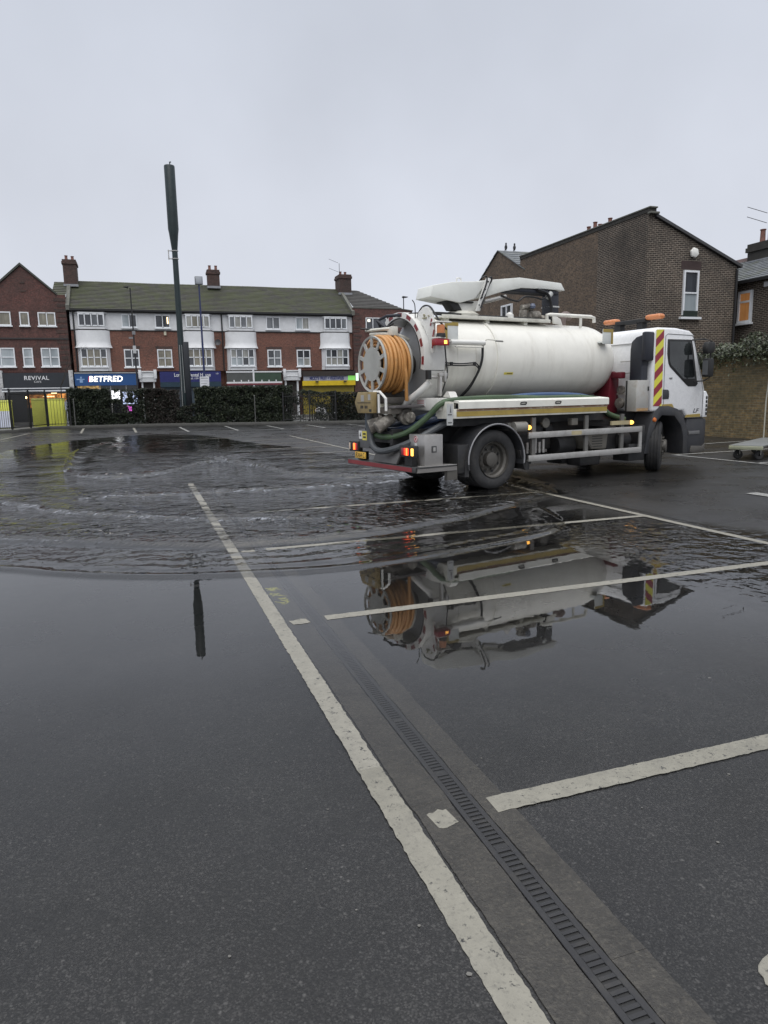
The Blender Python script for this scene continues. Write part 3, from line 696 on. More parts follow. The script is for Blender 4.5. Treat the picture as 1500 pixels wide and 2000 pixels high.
MB().box(19.35-21, 19.55-21, -.352, -.336, 8.0, 8.2).build('window_lamp', emitmat('cool_window_lamp', (1, .95, .8), 3.), rbk)
window(rbk, 19.15-21, 21.1-21, 4.3, 5.6, -.36, 3, 2, 'ddg')

# aerials on chimneys
def aerial(x, y, z, h, label, boom=(1, 0, .25)):
    t = thing('television_aerial', label, 'aerial', (x, y, z))
    MB().cyl((0, 0, 0), (0, 0, h), .022, n=6).build('mast', gutter, t)
    bm = Vector(boom).normalized(); m = MB()
    for hz in (h, h*.66):
        m.cyl(Vector((0, 0, hz))-bm*.1, Vector((0, 0, hz))-bm*1., .014, n=5)
    m.build('aerial_arms', gutter, t)
aerial(17.85, YF+3, 11.1, 2.3, 'thin two armed aerial beside the right end chimney of the terrace', (1, 0, -.35))
aerial(27.6, 25.75, 8.1, 1.25, 'thin aerial over the chimney at the right edge of the photo', (.8, -.6, -.4))

# ---- brick house on the right
hs = thing('brick_house', 'dark brown stock brick house with sloping parapet and sash window behind the cab', 'house', (19.8, 24.3, 0))
HX, HY = 19.8, 24.3
def HP(o): o.parent = hs; o.location.x -= HX; o.location.y -= HY; return o
HP(MB().prism([(19.8, 0), (24.45, 0), (24.45, 6.66), (20.08, 8.40), (20.08, 8.58), (19.8, 8.58)], 'y', 24.3, 27.6).build('front_wall', stock_brick))
HP(MB().box(19.8, 24.45, 27.603, 34.4, 0, 6.6).prism([(19.8, 6.603), (24.45, 6.603), (20.08, 8.40), (20.08, 8.58), (19.8, 8.58)], 'y', 27.603, 34.4).build('side_wall', stock_brick2))
HP(MB().box(19.77, 20.11, 24.25, 34.4, 8.583, 8.73).build('parapet', M('sooty_parapet', (.032, .030, .026), .8, dirt=(.06, .06, .045), damt=.6)))
HP(MB().box(19.74, 20.13, 24.18, 34.45, 8.733, 8.79).box(19.72, 20.16, 24.10, 24.297, 8.50, 8.58).build('coping', stone_dk, bevel=.01))
HP(MB().prism([(20.07, 8.42), (24.62, 6.62), (24.62, 6.74), (20.07, 8.54)], 'y', 24.18, 34.4).build('roof', M('slate_verge', (.05, .05, .052), .7)))
w = window(None, 21.62, 22.40, 4.62, 6.42, 24.25, 1, 2, 'ld', bar=.08, sill=False, label='tall white sash window half covered by a blind'); HP(w)
HP(MB().box(21.50, 22.56, 24.16, 24.297, 4.46, 4.55).build('window_sill', upvc))
HP(MB().box(21.64, 22.38, 24.20, 24.31, 4.553, 4.80).build('window_box', M('green_window_box', (.015, .025, .02), .6)))
HP(MB().box(21.5, 22.52, 24.285, 24.297, 6.46, 6.80).build('brick_arch', M('dark_arch_brick', (.045, .028, .026), .8)))
HP(MB().cyl((24.38, 24.22, 2.), (24.38, 24.22, 6.55), .05, n=8).build('drainpipe', gutter))
HP(MB().lathe([(.0001, -.02), (.2, 0), (.22, .06), (.20, .12), (.0001, .14)], (22.08, 24.29, 7.12), (0, -1, 0), 6).build('alarm_box', M('alarm_white', (.75, .74, .70), .4), bevel=.02))
# rear house with gable and slate roof
h2 = thing('brick_house', 'yellow brown brick house end with slate roof behind the parapet wall', 'house', (19.8, 37, 0))
def H2(o): o.parent = h2; o.location.x -= 19.8; o.location.y -= 37; return o
H2(MB().prism([(34.41, 0), (41, 0), (41, 7.15), (36.9, 9.50), (34.41, 8.3)], 'x', 19.83, 26).build('gable_wall', stock_brick2))
b = MB()
for k in range(9):
    u0, u1 = k/9, (k+1)/9
    a0, a1 = (33.9+3.0*u0, 8.02+1.53*u0), (33.9+3.0*u1, 8.02+1.53*u1)
    b.prism([(a0[0], a0[1]-.02), (a0[0], a0[1]+.05), (a1[0], a1[1]+.012), (a1[0], a1[1]-.02)], 'x', 19.76, 26)
    c0, c1 = (41.3-4.4*u0, 7.0+2.55*u0), (41.3-4.4*u1, 7.0+2.55*u1)
    b.prism([(c0[0], c0[1]-.02), (c0[0], c0[1]+.05), (c1[0], c1[1]+.012), (c1[0], c1[1]-.02)], 'x', 19.76, 26)
H2(b.build('slate_roof', slate))
H2(window(None, 35.2, 36.4, 5.2, 6.45, 19.76, 2, 1, 'd', axis='x', bar=.09))
c = chimney(None, 25.5, 35.45, 9.0, 10.55, .75, 2.5, ((-.95, .52), (-.05, .40), (.42, .62), (1.02, .50)), stock_brick, 'y'); H2(c)
# birds on the ridge
birdm = M('dark_plumage', (.015, .015, .018), .6)
for i, dx in enumerate((0., .42)):
    t = thing('bird', ('dark bird perched upright on the slate ridge, nearer the gable tip', 'dark bird perched upright on the slate ridge, nearer the parapet')[i], 'bird', (20.3+dx*1.3, 36.9, 9.60))
    bm_ = MB().lathe([(.0001, -.02), (.03, 0), (.075, .08), (.085, .17), (.06, .25), (.04, .29), (.052, .33), (.045, .38), (.0001, .41)], (0, 0, 0), (.06, .05, 1), 12)
    bm_.tube([(.02, .02, .36), (.05, .03, .355), (.09, .05, .34)], .014, 6, r1=.003).tube([(-.04, -.03, .1), (-.08, -.06, 0), (-.1, -.08, -.1)], .03, 6, r1=.015)
    bm_.build('body', birdm, t); MB().cyl((.02, -.02, -.05), (.02, -.02, .02), .008, n=5).cyl((-.02, .02, -.05), (-.02, .02, .02), .008, n=5).build('legs', birdm, t)
# house at the right edge
h3 = thing('brick_house', 'brick house with grey slate roof and lit orange window at the right edge', 'house', (25.2, 20, 0))
def H3(o): o.parent = h3; o.location.x -= 25.2; o.location.y -= 20; return o
H3(MB().box(25.2, 32, 10, 31, 0, 6.1).build('brick_wall', stock_brick))
b = MB()
for k in range(12):
    u0, u1 = k/12, (k+1)/12
    a0, a1 = (24.9+2.6*u0, 6.12+1.35*u0), (24.9+2.6*u1, 6.12+1.35*u1)
    b.prism([(a0[0], a0[1]-.02), (a0[0], a0[1]+.05), (a1[0], a1[1]+.012), (a1[0], a1[1]-.02)], 'y', 9.9, 31)
H3(b.build('slate_roof', slate))
H3(MB().prism([(27.4, 7.3), (27.4, 7.60), (27.6, 7.60), (30, 6.1)], 'y', 9.9, 31).build('ridge', M('pinkish_ridge', (.25, .18, .17), .7)))
H3(MB().box(24.80, 24.92, 9.9, 31, 6.0, 6.12).build('gutter', gutter))
H3(window(None, 24.08, 24.82, 4.38, 5.72, 25.14, 1, 2, 'o', axis='x', bar=.1, split=.66, label='white framed window glowing orange'))
H3(MB().box(25.12, 25.197, 23.3, 23.5, 5.75, 5.95).build('vent_box', upvc))
c = chimney(None, 27.6, 25.3, 7.2, 8.12, .85, 2.3, ((.75, .62), (.1, .62), (-.6, .6)), M('sooty_parapet', (.032, .030, .026)), 'y'); H3(c)

# ---- garden wall and its ivy
gw = MB().box(-.115, .115, -9, 20, -.05, 2.55).box(-.15, .15, -9, 20, 2.553, 2.63).build('garden_wall', wall_brick, loc=(17.92, 18, 0))
tag(gw, 'old mossy brown brick garden wall behind the flatbed trolley', 'wall')

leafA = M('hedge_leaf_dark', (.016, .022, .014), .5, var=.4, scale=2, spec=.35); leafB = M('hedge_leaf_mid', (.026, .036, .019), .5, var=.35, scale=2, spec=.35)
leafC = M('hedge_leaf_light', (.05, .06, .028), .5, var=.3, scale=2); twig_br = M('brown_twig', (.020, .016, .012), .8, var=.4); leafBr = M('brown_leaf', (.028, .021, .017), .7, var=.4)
ivyA = M('ivy_dark', (.028, .036, .020), .5, var=.4); ivyB = M('ivy_pale', (.085, .098, .062), .5, var=.3); ivyC = M('ivy_mid', (.06, .075, .035), .5, var=.3)
def leaves(name, P, size, mats, wts, parent=None, up=.3, seed=1):
    rng = np.random.default_rng(seed); P = np.asarray(P); n = len(P)
    nrm = rng.normal(size=(n, 3)); nrm[:, 1] -= .5; nrm[:, 2] += up; nrm /= np.linalg.norm(nrm, axis=1)[:, None]
    a = np.cross(nrm, rng.normal(size=(n, 3))); a /= np.linalg.norm(a, axis=1)[:, None]; c = np.cross(nrm, a)
    s = (size*rng.uniform(.6, 1.4, n))[:, None]
    V = np.stack([P-a*s, P-c*s*.45+nrm*s*.1, P+a*s, P+c*s*.45+nrm*s*.1], 1).reshape(-1, 3)
    me = bpy.data.meshes.new(name); me.from_pydata(V.tolist(), [], [(4*i, 4*i+1, 4*i+2, 4*i+3) for i in range(n)])
    for m in mats: me.materials.append(m)
    me.polygons.foreach_set('material_index', rng.choice(len(mats), n, p=wts).astype(np.int32)); me.update()
    o = bpy.data.objects.new(name, me); COL.objects.link(o)
    if parent: o.parent = parent
    return o
rng = np.random.default_rng(5)
iv = thing('ivy', 'pale flowering ivy spilling over the top of the garden wall', 'ivy', (17.9, 17, 2.5))
n = 5200; y = rng.uniform(-4.5, 1.9, n); x = rng.normal(0, .22, n); cl_ = np.array([noise.noise((v*1.3, 1.7, 0)) for v in y])
z = rng.uniform(0, 1, n)**1.3*(.50+.45*cl_)+.05-.38*np.abs(rng.normal(0, .5, n))*(x < -.05)
x = np.where(z < .1, -np.abs(x)*.5-.12, x)
leaves('ivy_leaves', np.stack([x, y, z], 1), .055, [ivyA, ivyC, ivyB], [.42, .38, .2], iv, up=.8, seed=2)
iv2 = thing('creeper', 'dark bare creeper on the garden wall below the house gable', 'creeper', (17.9, 21, 2.4))
n = 4200; y = rng.uniform(-2.4, 3.2, n); x = rng.normal(0, .2, n); z = rng.uniform(0, 1, n)*(.55+.3*np.array([noise.noise((v*1.1, 4, 0)) for v in y]))-.2
x = np.where(z < .2, -np.abs(x)*.5-.12, x)
leaves('creeper_leaves', np.stack([x, y, z], 1), .05, [ivyA, twig_br, leafB], [.5, .35, .15], iv2, up=.4, seed=4)
b = MB()
for k in range(14):
    yy = random.uniform(-2.4, 3.2); b.tube([(-.13, yy, -1.2), (-.14, yy+random.uniform(-.3, .3), -.4), (-.1, yy+random.uniform(-.4, .4), .3), (.05, yy+random.uniform(-.3, .3), .6)], .012, 5)
b.build('creeper_stems', twig_br, iv2)

# ---- hedges behind the kerb
def kpt(x, off=0.):
    for (a, c) in zip(K[3:], K[4:]):
        if a[0] <= x <= c[0]: u = (x-a[0])/(c[0]-a[0]); return a[1]+(c[1]-a[1])*u+off
    return K[-1][1]+off
def hedge(name, label, x0, x1, h0, h1, mats, wts, n, depth=.9, core=1., hole=None, seed=1, size=.055, cat='hedge', corem=None):
    xm = (x0+x1)/2; ym = kpt(xm, .9); t = thing(name, label, cat, (xm, ym, .1)); rng = np.random.default_rng(seed); P = []
    def top(x): return (h0+(h1-h0)*(x-x0)/(x1-x0))+.14*noise.noise((x*1.4, seed, 0))+.08*noise.noise((x*4.3, seed, 3))
    n = int(n*1.7)
    while len(P) < n:
        x = rng.uniform(x0-.05, x1+.05); hh = top(x); u = rng.uniform(); y = rng.uniform(-1, 1)
        if u < .55: y = -1+.25*abs(rng.normal()); z = hh*rng.uniform(0, 1)**.85
        elif u < .8: z = hh-abs(rng.normal())*.09
        else: z = rng.uniform(0, hh)
        q = noise.noise((x*2.1, z*2.1, seed*3.3))
        if q < -.28 and rng.uniform() < .8: continue
        if hole and rng.uniform() < hole(x, z): continue
        yy = kpt(min(max(x, x0), x1), .9)+y*depth/2*(1+.35*q)
        P.append((x-xm, yy-ym, z))
    leaves('hedge_leaves', P, size, mats, wts, t, up=.35, seed=seed)
    b = MB(); k = int((x1-x0)*9)
    for i in range(k):
        x = rng.uniform(x0+.1, x1-.1); y0 = kpt(x, .9)-ym+rng.uniform(-.25, .25); hh = top(x)*rng.uniform(.7, 1.0)
        b.tube([(x-xm, y0, 0), (x-xm+rng.uniform(-.1, .1), y0+rng.uniform(-.1, .1), hh*.5), (x-xm+rng.uniform(-.3, .3), y0+rng.uniform(-.25, .25), hh)], .016, 4, sub=2, r1=.006)
    b.build('hedge_stems', twig_br, t)
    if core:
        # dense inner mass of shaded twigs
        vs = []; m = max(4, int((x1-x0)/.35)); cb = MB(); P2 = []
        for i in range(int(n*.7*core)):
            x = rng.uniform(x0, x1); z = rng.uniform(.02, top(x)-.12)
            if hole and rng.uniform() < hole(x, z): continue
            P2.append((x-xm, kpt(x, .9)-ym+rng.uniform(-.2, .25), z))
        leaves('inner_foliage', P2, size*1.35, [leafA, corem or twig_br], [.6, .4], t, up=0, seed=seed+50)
    return t
def holeA(x, z):
    return .93 if (-1.75 < x < -.25 and z > .75 and noise.noise((x*3, z*3, 9)) > -.12) else (.5 if x > -.3 else 0)
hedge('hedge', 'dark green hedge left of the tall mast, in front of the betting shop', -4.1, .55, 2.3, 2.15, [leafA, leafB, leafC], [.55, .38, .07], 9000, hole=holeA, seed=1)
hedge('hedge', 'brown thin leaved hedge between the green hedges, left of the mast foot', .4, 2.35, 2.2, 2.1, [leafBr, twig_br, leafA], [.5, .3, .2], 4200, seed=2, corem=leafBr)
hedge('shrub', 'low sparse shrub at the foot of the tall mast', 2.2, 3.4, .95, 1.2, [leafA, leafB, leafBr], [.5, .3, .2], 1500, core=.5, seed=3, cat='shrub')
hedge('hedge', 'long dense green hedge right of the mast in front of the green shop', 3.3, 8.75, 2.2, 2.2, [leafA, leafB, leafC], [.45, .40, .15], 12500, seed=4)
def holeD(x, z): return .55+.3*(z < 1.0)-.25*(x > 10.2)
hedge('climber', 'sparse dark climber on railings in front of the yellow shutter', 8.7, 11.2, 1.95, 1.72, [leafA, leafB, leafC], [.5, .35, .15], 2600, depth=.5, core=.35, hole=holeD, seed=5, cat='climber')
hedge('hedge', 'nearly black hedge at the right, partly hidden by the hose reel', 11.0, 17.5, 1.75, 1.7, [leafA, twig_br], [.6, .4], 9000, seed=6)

# ---- railings along the kerb
rail_m = M('black_railing', (.012, .012, .013), .5)
def railing(P0, P1, label, posts, h=1.95, pitch=.11, z0=.2):
    a, c = Vector((*P0, 0)), Vector((*P1, 0)); d = c-a; L = d.length; d.normalize()
    t = thing('railing', label, 'railing', a, math.atan2(d.y, d.x)); b = MB(); x = .05
    while x < L-.03: b.box(x-.009, x+.009, -.009, .009, z0, h); x += pitch
    b.box(.0, L, -.02, .02, z0+.05, z0+.09); b.box(0, L, -.02, .02, h-.22, h-.18); b.build('bars', rail_m, t)
    for i in range(posts+1):
        u = L*i/posts; MB().box(u-.035, u+.035, -.035, .035, .1, h+.06).box(u-.045, u+.045, -.045, .045, h+.06, h+.09).build('post', rail_m, t)
Ki = offs(K, .28)
railing(Ki[1], Ki[2], 'black railings at far left in front of lime boxes', 1)
railing(Ki[2], Ki[3], 'black railings running back from the kerb corner, bars seen overlapping', 2, h=2.25, pitch=.10)
railing((Ki[3][0]+.05, Ki[3][1]), (-4.0, Ki[3][1]-.1), 'black railings in front of the big lime box', 1, h=2.0, pitch=.17)
railing((8.2, kpt(8.2, .3)), (11.1, kpt(11.1, .3)), 'black railings with sparse climber before the yellow shutter', 2, h=1.85)
for x, lb in ((-3.75, 'thin grey post at left end of the dark hedge'), (6.62, 'thin grey post in front of the long green hedge')):
    o = MB().cyl((0, 0, .1), (0, 0, 1.72), .03, n=8).lathe([(.0001, 0), (.045, 0), (.03, .04), (.0001, .06)], (0, 0, 1.72), n=8).build('fence_post', M('grey_post', (.10, .10, .095), .6), loc=(x, kpt(x, .3), 0)); tag(o, lb, 'post')

# ---- lime boxes and bulbs by the cafe
lime = M('lime_cover', (.72, .74, .12), .55, var=.06)
def lime_box(label, x0, x1, y, h, d=.8, paper=None):
    t = thing('covered_planter', label, 'lime box', ((x0+x1)/2, y, .13)); w = (x1-x0)/2
    MB().box(-w, w, 0, d, 0, h).build('cover', lime, t, bevel=.03)
    MB().box(-w-.015, w+.015, -.02, d+.02, h-.10, h+.02).build('lid', M('lime_cover_top', (.78, .80, .2), .55), t, bevel=.02)
    if paper: MB().box(*paper[:2], -.03, -.022, *paper[2:]).build('notice', M('pale_notice', (.6, .63, .72), .5), t)
lime_box('wide lime green box behind railings under the cafe awning', -6.15, -4.35, 47.3, 1.68)
lime_box('lime green box at far left edge with a pale notice', -8.3, -7.05, 45.6, 1.60, paper=(-.3, .55, .05, 1.0))
o = MB().box(-.1, .1, -.08, .0, 1.0, 1.5).cyl((0, 0, 0), (0, 0, 1.6), .03, n=8).build('notice_post', M('pale_card', (.5, .54, .65), .5), loc=(-4.18, 47.1, .1)); tag(o, 'pale card on a stake at the right end of the wide lime box', 'notice')
bl = emitmat('warm_bulb', (1, .66, .3), 9)
for x, lb in ((-6.42, 'glowing warm bulb on a pole at left of the wide lime box'), (-4.05, 'glowing warm bulb on a pole at right of the wide lime box')):
    t = thing('festoon_bulb', lb, 'bulb', (x, 47.5, .1)); MB().cyl((0, 0, 0), (0, 0, 1.72), .02, n=6).build('pole', rail_m, t)
    MB().lathe([(.0001, 0), (.04, .02), (.06, .08), (.04, .13), (.0001, .15)], (0, 0, 1.72), n=10).build('bulb', bl, t)
# parked scooter seen through the railings
sc_ = thing('scooter', 'parked scooter with a red tail light seen through railings by the dark hedge', 'scooter', (11.6, 44.6, .13), R(-10))
for x in (-.6, .6): MB().lathe([(.12, -.05), (.24, -.05), (.27, 0), (.24, .05), (.12, .05)], (x, 0, .27), (0, 1, 0), 18).build('wheel', rubber, sc_)
MB().prism([(-.85, .55), (-.7, .82), (-.2, .80), (-.05, .42), (.35, .38), (.5, .95), (.62, .92), (.58, .3), (-.1, .25), (-.5, .35)], 'y', -.16, .16).build('body', M('white_scooter', (.6, .6, .62), .4), sc_, bevel=.03)
MB().box(-.7, -.1, -.14, .14, .825, .92).build('seat', rubber, sc_, bevel=.03); MB().box(-.9, -.86, -.09, .09, .62, .75).build('tail_light', lit_red, sc_); MB().tube([(.5, -.3, 1.1), (.52, 0, 1.02), (.5, .3, 1.1)], .02).build('handlebar', rail_m, sc_)
# bare sapling behind the railings
def sapling(label, x, y, h, seed):
    rnd = random.Random(seed); t = thing('bare_sapling', label, 'tree', (x, y, .1)); tr_ = MB(); br = MB()
    def grow(p, d, l, r, k, mb):
        q = p+d*l; mb.tube([p, p+d*l*.5+Vector((rnd.uniform(-.05, .05), 0, 0)), q], r, 5, sub=2, r1=r*.6)
        if k > 0:
            for _ in range(2 if k > 1 else 3): grow(q, (d+Vector((rnd.uniform(-.9, .9), rnd.uniform(-.5, .5), rnd.uniform(-.1, .6)))).normalized(), l*rnd.uniform(.5, .8), r*.55, k-1, br)
    grow(Vector((0, 0, 0)), Vector((.05, 0, 1)).normalized(), h*.55, .05, 4, tr_)
    tr_.build('trunk', twig_br, t); br.build('branches', twig_br, t)
sapling('bare thin sapling in front of the right hand cafe upper windows', -4.9, 51, 4.6, 5)
sapling('bare thin sapling at the far left edge by the cafe windows', -8.6, 51, 4.3, 9)

# ---- mast, lamps
mg = M('dark_green_mast', (.012, .024, .026), .45, var=.2)
ms = thing('phone_mast', 'tall dark green telecom mast with fat cylindrical top', 'mast', (2.78, 47.2, 0))
MB().lathe([(.0001, 0), (.24, 0), (.23, 1.2), (.185, 5.5), (.17, 11.0), (.0001, 11)], n=20).build('pole', mg, ms)
MB().lathe([(.165, 10.7), (.28, 11.75), (.32, 12.0), (.32, 15.65), (.30, 15.7), (.0001, 15.72)], n=24).build('antenna_shroud', mg, ms)
MB().cyl((.04, 0, 15.7), (.04, 0, 15.93), .035, n=8).cyl((.04, 0, 15.9), (.12, 0, 15.93), .035, n=8).build('top_stub', mg, ms)
mb_ = MB()
for z in (10.25, 10.72): mb_.lathe([(.185, -.025), (.21, -.025), (.21, .025), (.185, .025)], (0, 0, z), n=16).box(-.42, -.17, -.03, .03, z-.025, z+.025)
mb_.cyl((-.38, 0, 10.2), (-.38, 0, 10.78), .03, n=8).build('clamp_bracket', alu, ms)
MB().box(.10, .46, -.24, .2, 1.2, 5.2).build('cable_trunking', M('black_trunking', (.012, .015, .02), .5), ms, bevel=.02)
MB().cyl((-.16, -.22, .2), (-.10, -.2, 5.0), .022, n=6).cyl((.04, -.27, 2.), (.03, -.25, 5.0), .018, n=6).build('conduit', M('pale_conduit', (.3, .31, .31), .5), ms)
bp = thing('floodlight_pole', 'slim blue pole with box floodlight and white notice right of the mast', 'light pole', (3.98, 45.6, 0))
bluep = M('blue_pole_paint', (.018, .028, .095), .45)
MB().lathe([(.0001, 0), (.08, 0), (.07, 3), (.045, 8.5), (.0001, 8.5)], n=12).build('pole', bluep, bp)
MB().box(-.23, .23, -.12, .12, 8.5, 8.98).build('floodlight', M('grey_floodlight', (.16, .17, .18), .5, dirt=(.3, .3, .32), damt=.6, dscale=9), bp, bevel=.02)
MB().box(-.19, .19, -.135, -.122, 8.54, 8.94).build('lamp_glass', M('lamp_glass', (.35, .37, .40), .2), bp, bevel=.005)
nb_ = MB().box(-.30, .26, -.10, -.085, 2.25, 2.98).build('notice_board', M('notice_white', (.66, .67, .70), .5), bp)
MB().box(-.24, .20, -.104, -.101, 2.86, 2.90).box(-.24, .2, -.104, -.101, 2.70, 2.72).box(-.24, .12, -.104, -.101, 2.55, 2.57).build('notice_lines', M('notice_grey', (.2, .2, .22), .6), nb_)
def street_lamp(x, y, h, label, arm, extras):
    t = thing('street_lamp', label, 'street lamp', (x, y, .1), 0, 'street lamps along the shopping street')
    MB().lathe([(.0001, 0), (.09, 0), (.09, 1.4), (.06, 1.5), (.045, h), (.0001, h)], n=10).build('column', rail_m, t)
    MB().prism([(-.12, h-.02), (arm*.6, h), (arm, h+.04), (arm, h+.09), (-.1, h+.14)], 'y', -.14, .14).build('lantern', rail_m, t, bevel=.02)
    if extras:
        MB().box(-.12, .10, -.16, -.06, 4.95, 5.5).build('control_box', M('pale_box', (.45, .46, .47), .5), t); MB().tube([(0, 0, 6.8), (.2, -.1, 6.75), (.3, -.15, 6.6)], .03, 6).box(-.35, -.05, -.12, .0, 6.0, 6.12).box(-.1, .14, -.1, .1, 6.3, 6.55).build('camera_bracket', M('grey_bracket', (.2, .2, .21), .5), t)
street_lamp(-.02, 56, 9.6, 'black street lamp with small boxes on its column in front of the betting shop', -.45, True)
street_lamp(24.55, 64.5, 10.7, 'black street lamp beyond the right end of the terrace', .42, False)

# ---- flatbed trolley
tro = thing('flatbed_trolley', 'low grey flatbed trolley on castors by the garden wall', 'trolley', (12.45, 11.85, 0), R(30))
MB().box(-.12, 2.75, -.38, .30, .275, .315).build('deck', M('trolley_deck', (.13, .135, .13), .5, dirt=(.1, .1, .1), damt=.5), tro, bevel=.008)
MB().box(-.15, -.1, -.38, .30, .22, .30).build('end_bar', M('lamplit_yellow_bar', (.30, .31, .22), .5), tro, bevel=.01)  # pale yellow is the headlamp's light put into the bar's colour
for x, y in ((.06, -.26), (.06, .16), (1.75, -.26), (1.75, .2)):
    w = MB().lathe([(.02, -.03), (.085, -.035), (.10, -.02), (.10, .02), (.085, .035), (.02, .03)], (x, y, .10), (.8, .6, 0), 16).build('castor', rubber, tro)
    MB().box(x-.035, x+.035, y-.05, y-.04, .10, .274).box(x-.035, x+.035, y+.04, y+.05, .10, .274).build('castor_fork', alu, w)
MB().tube([(2.70, -.33, .31), (2.70, -.33, 1.2), (2.70, -.30, 1.75), (2.70, .22, 1.75), (2.70, .25, 1.2), (2.70, .25, .31)], .018, 8, smooth=False).build('upright_handle', M('galvanised_tube', (.32, .32, .30), .4, .5), tro)

# ---- water lying on the car park
def water():
    P = np.array([(-9, 24), (-4.3, 24.7), (-3.8, 27.9), (-2.5, 31.2), (-1, 33.4), (.8, 34.2), (2.4, 31.9), (3.2, 28.5), (3.5, 25.3), (4.4, 22.2), (4.9, 19), (5.4, 17), (6.6, 14.5), (7.0, 12), (6.55, 10.3), (6.1, 9.2),
                  (5.7, 8.0), (5.9, 6.9), (6.6, 5.8), (6.9, 4.4), (6.7, 3.0), (6.2, 2.0), (5.2, 1.2), (3.4, .7), (1.6, .4), (.5, .4), (-.6, .4), (-3, .4), (-9, .4)])
    ys = [.5]
    while ys[-1] < 35: ys.append(ys[-1]+(.018+.0040*(ys[-1]-2.2) if ys[-1] > 5. else .05))
    ys = np.array(ys); xs = np.concatenate([np.arange(-9, -3, .12), np.arange(-3, 6.6, .045), np.arange(6.6, 7.6, .1)])
    X, Y = np.meshgrid(xs, ys); x = X.ravel(); y = Y.ravel()
    def pdist(poly, closed):
        best = np.full(x.shape, 1e9); sg = np.zeros(x.shape); q = list(poly)+([poly[0]] if closed else [])
        for a, c in zip(q, q[1:]):
            dx, dy = c[0]-a[0], c[1]-a[1]; L2 = dx*dx+dy*dy
            u = np.clip(((x-a[0])*dx+(y-a[1])*dy)/L2, 0, 1); ex, ey = x-a[0]-u*dx, y-a[1]-u*dy; d = np.hypot(ex, ey)
            k = d < best; best[k] = d[k]; sg[k] = np.sign(dx*ey-dy*ex)[k]
        return best, sg
    def smooth(poly, sub=6):
        out = []; Q = [Vector((*p, 0)) for p in poly]
        for i in range(len(Q)-1):
            a, b_, c, d = Q[max(i-1, 0)], Q[i], Q[i+1], Q[min(i+2, len(Q)-1)]
            for k in range(sub):
                u = k/sub; w = .5*((2*b_)+(c-a)*u+(2*a-5*b_+4*c-d)*u*u+(3*b_-a-3*c+d)*u**3); out.append((w.x, w.y))
        return out+[tuple(poly[-1])]
    d, _ = pdist(P, True)
    ins = np.zeros(x.shape, bool); j = len(P)-1
    for i in range(len(P)):
        xi, yi = P[i]; xj, yj = P[j]
        c = ((yi > y) != (yj > y)) & (x < (xj-xi)*(y-yi)/(yj-yi+1e-12)+xi); ins ^= c; j = i
    d = np.where(ins, d, -d)
    nzv = lambda s, o=0.: np.array([noise.noise((a*s, b_*s, o)) for a, b_ in zip(x, y)])
    n1 = nzv(1.1); n2 = nzv(4., 3.)
    near = np.clip((5.5-y)/3., 0, 1); soft = .12+np.where((x > 3.6) & (y < 9), .9, 0)*np.clip((x-3.6)/1.2, 0, 1)
    wet = np.clip((d+.05+n1*.35*(.4+near)+n2*.10)/soft, 0, 1)*np.clip(1.-(4.6-y+n1*.5)/4.2, 0, 1)**1.3; wet = wet*wet*(3-2*wet)
    z = np.zeros(x.shape)
    def S(poly): return smooth(poly)
    F1 = S([(-9, 10.5), (-4, 8.55), (-2.2, 7.5), (-1.305, 6.98), (-.84, 6.63), (-.4, 6.33), (.01, 6.11), (.42, 5.95), (.83, 5.83), (1.26, 5.76), (1.73, 5.76), (2.03, 5.81), (2.53, 5.91), (3.15, 6.07), (3.82, 6.31), (4.3, 6.6), (4.7, 7.1), (4.95, 7.9)])
    F2 = S([(-9, 12.5), (-4, 10.0), (-1.55, 8.47), (-.48, 7.81), (.03, 7.5), (.62, 7.2), (1.14, 7.12), (1.56, 7.06), (2.05, 7.1), (2.66, 7.22), (3.4, 7.5), (4.16, 7.88), (4.98, 8.38), (5.69, 8.85), (5.9, 9.1), (6.2, 9.8), (6.3, 10.6)])
    A1 = S([(-6, 15.5), (-2.1, 11.9), (-1.28, 10.7), (-.57, 9.98), (.68, 8.95), (1.6, 8.6)])
    A2 = S([(-1.4, 28.5), (-2., 24.4), (-1.78, 18.5), (-1.62, 16.75), (-1., 15.1), (-.22, 14.7), (.5, 15.33), (.97, 16.3), (2.4, 19)])
    A3 = S([(1.9, 17.5), (2.38, 15.7), (2.69, 13.8), (3.38, 12.8), (4.24, 12.35), (4.8, 12.4), (6, 13)])
    A4 = S([(-.5, 11.8), (1.14, 11.5), (2.22, 11.43), (3.0, 11.39), (4.0, 11.5), (5.2, 11.9)])
    def front(F, amp, lead, lam, decay, ripples=True):
        nonlocal z
        dd, sg = pdist(F, False); s = dd*sg
        sp_ = np.maximum(s+lead*.5, 0); z += amp*1.5*(1-np.exp(-(sp_/lead)**2))*np.exp(-sp_/(decay*.7))
        if ripples: z += np.where(s > 0, amp*.55*np.exp(-s/decay)*np.sin(2*math.pi*s/lam+n1*2.5), 0)
        return s
    s1 = front(F1, .013, .06, .32, .6); s2 = front(F2, .024, .06, .28, .6)
    front(A1, .022, .08, .36, .6); front(A2, .045, .14, .6, .9); front(A3, .045, .12, .6, .9); front(A4, .026, .09, .36, .6)
    chop = np.clip((s2-.02)/.25, 0, 1)*np.clip((24-y)/8, .12, 1)
    chop = np.clip(chop, 0, 1)*(1-.62*np.clip((n1+.05)*2.2, 0, 1)*np.clip((y-10)/3, 0, 1))
    mild = np.clip((s1-.05)/.4, 0, 1)*(1-np.clip(s2/.2, 0, 1))
    left = np.clip((1.0-x)/1.6, 0, 1); mild = mild*(.25+.5*left)
    right = np.clip((x-3.9)/.9, 0, 1)*np.clip((7-y)/1.5, 0, 1)
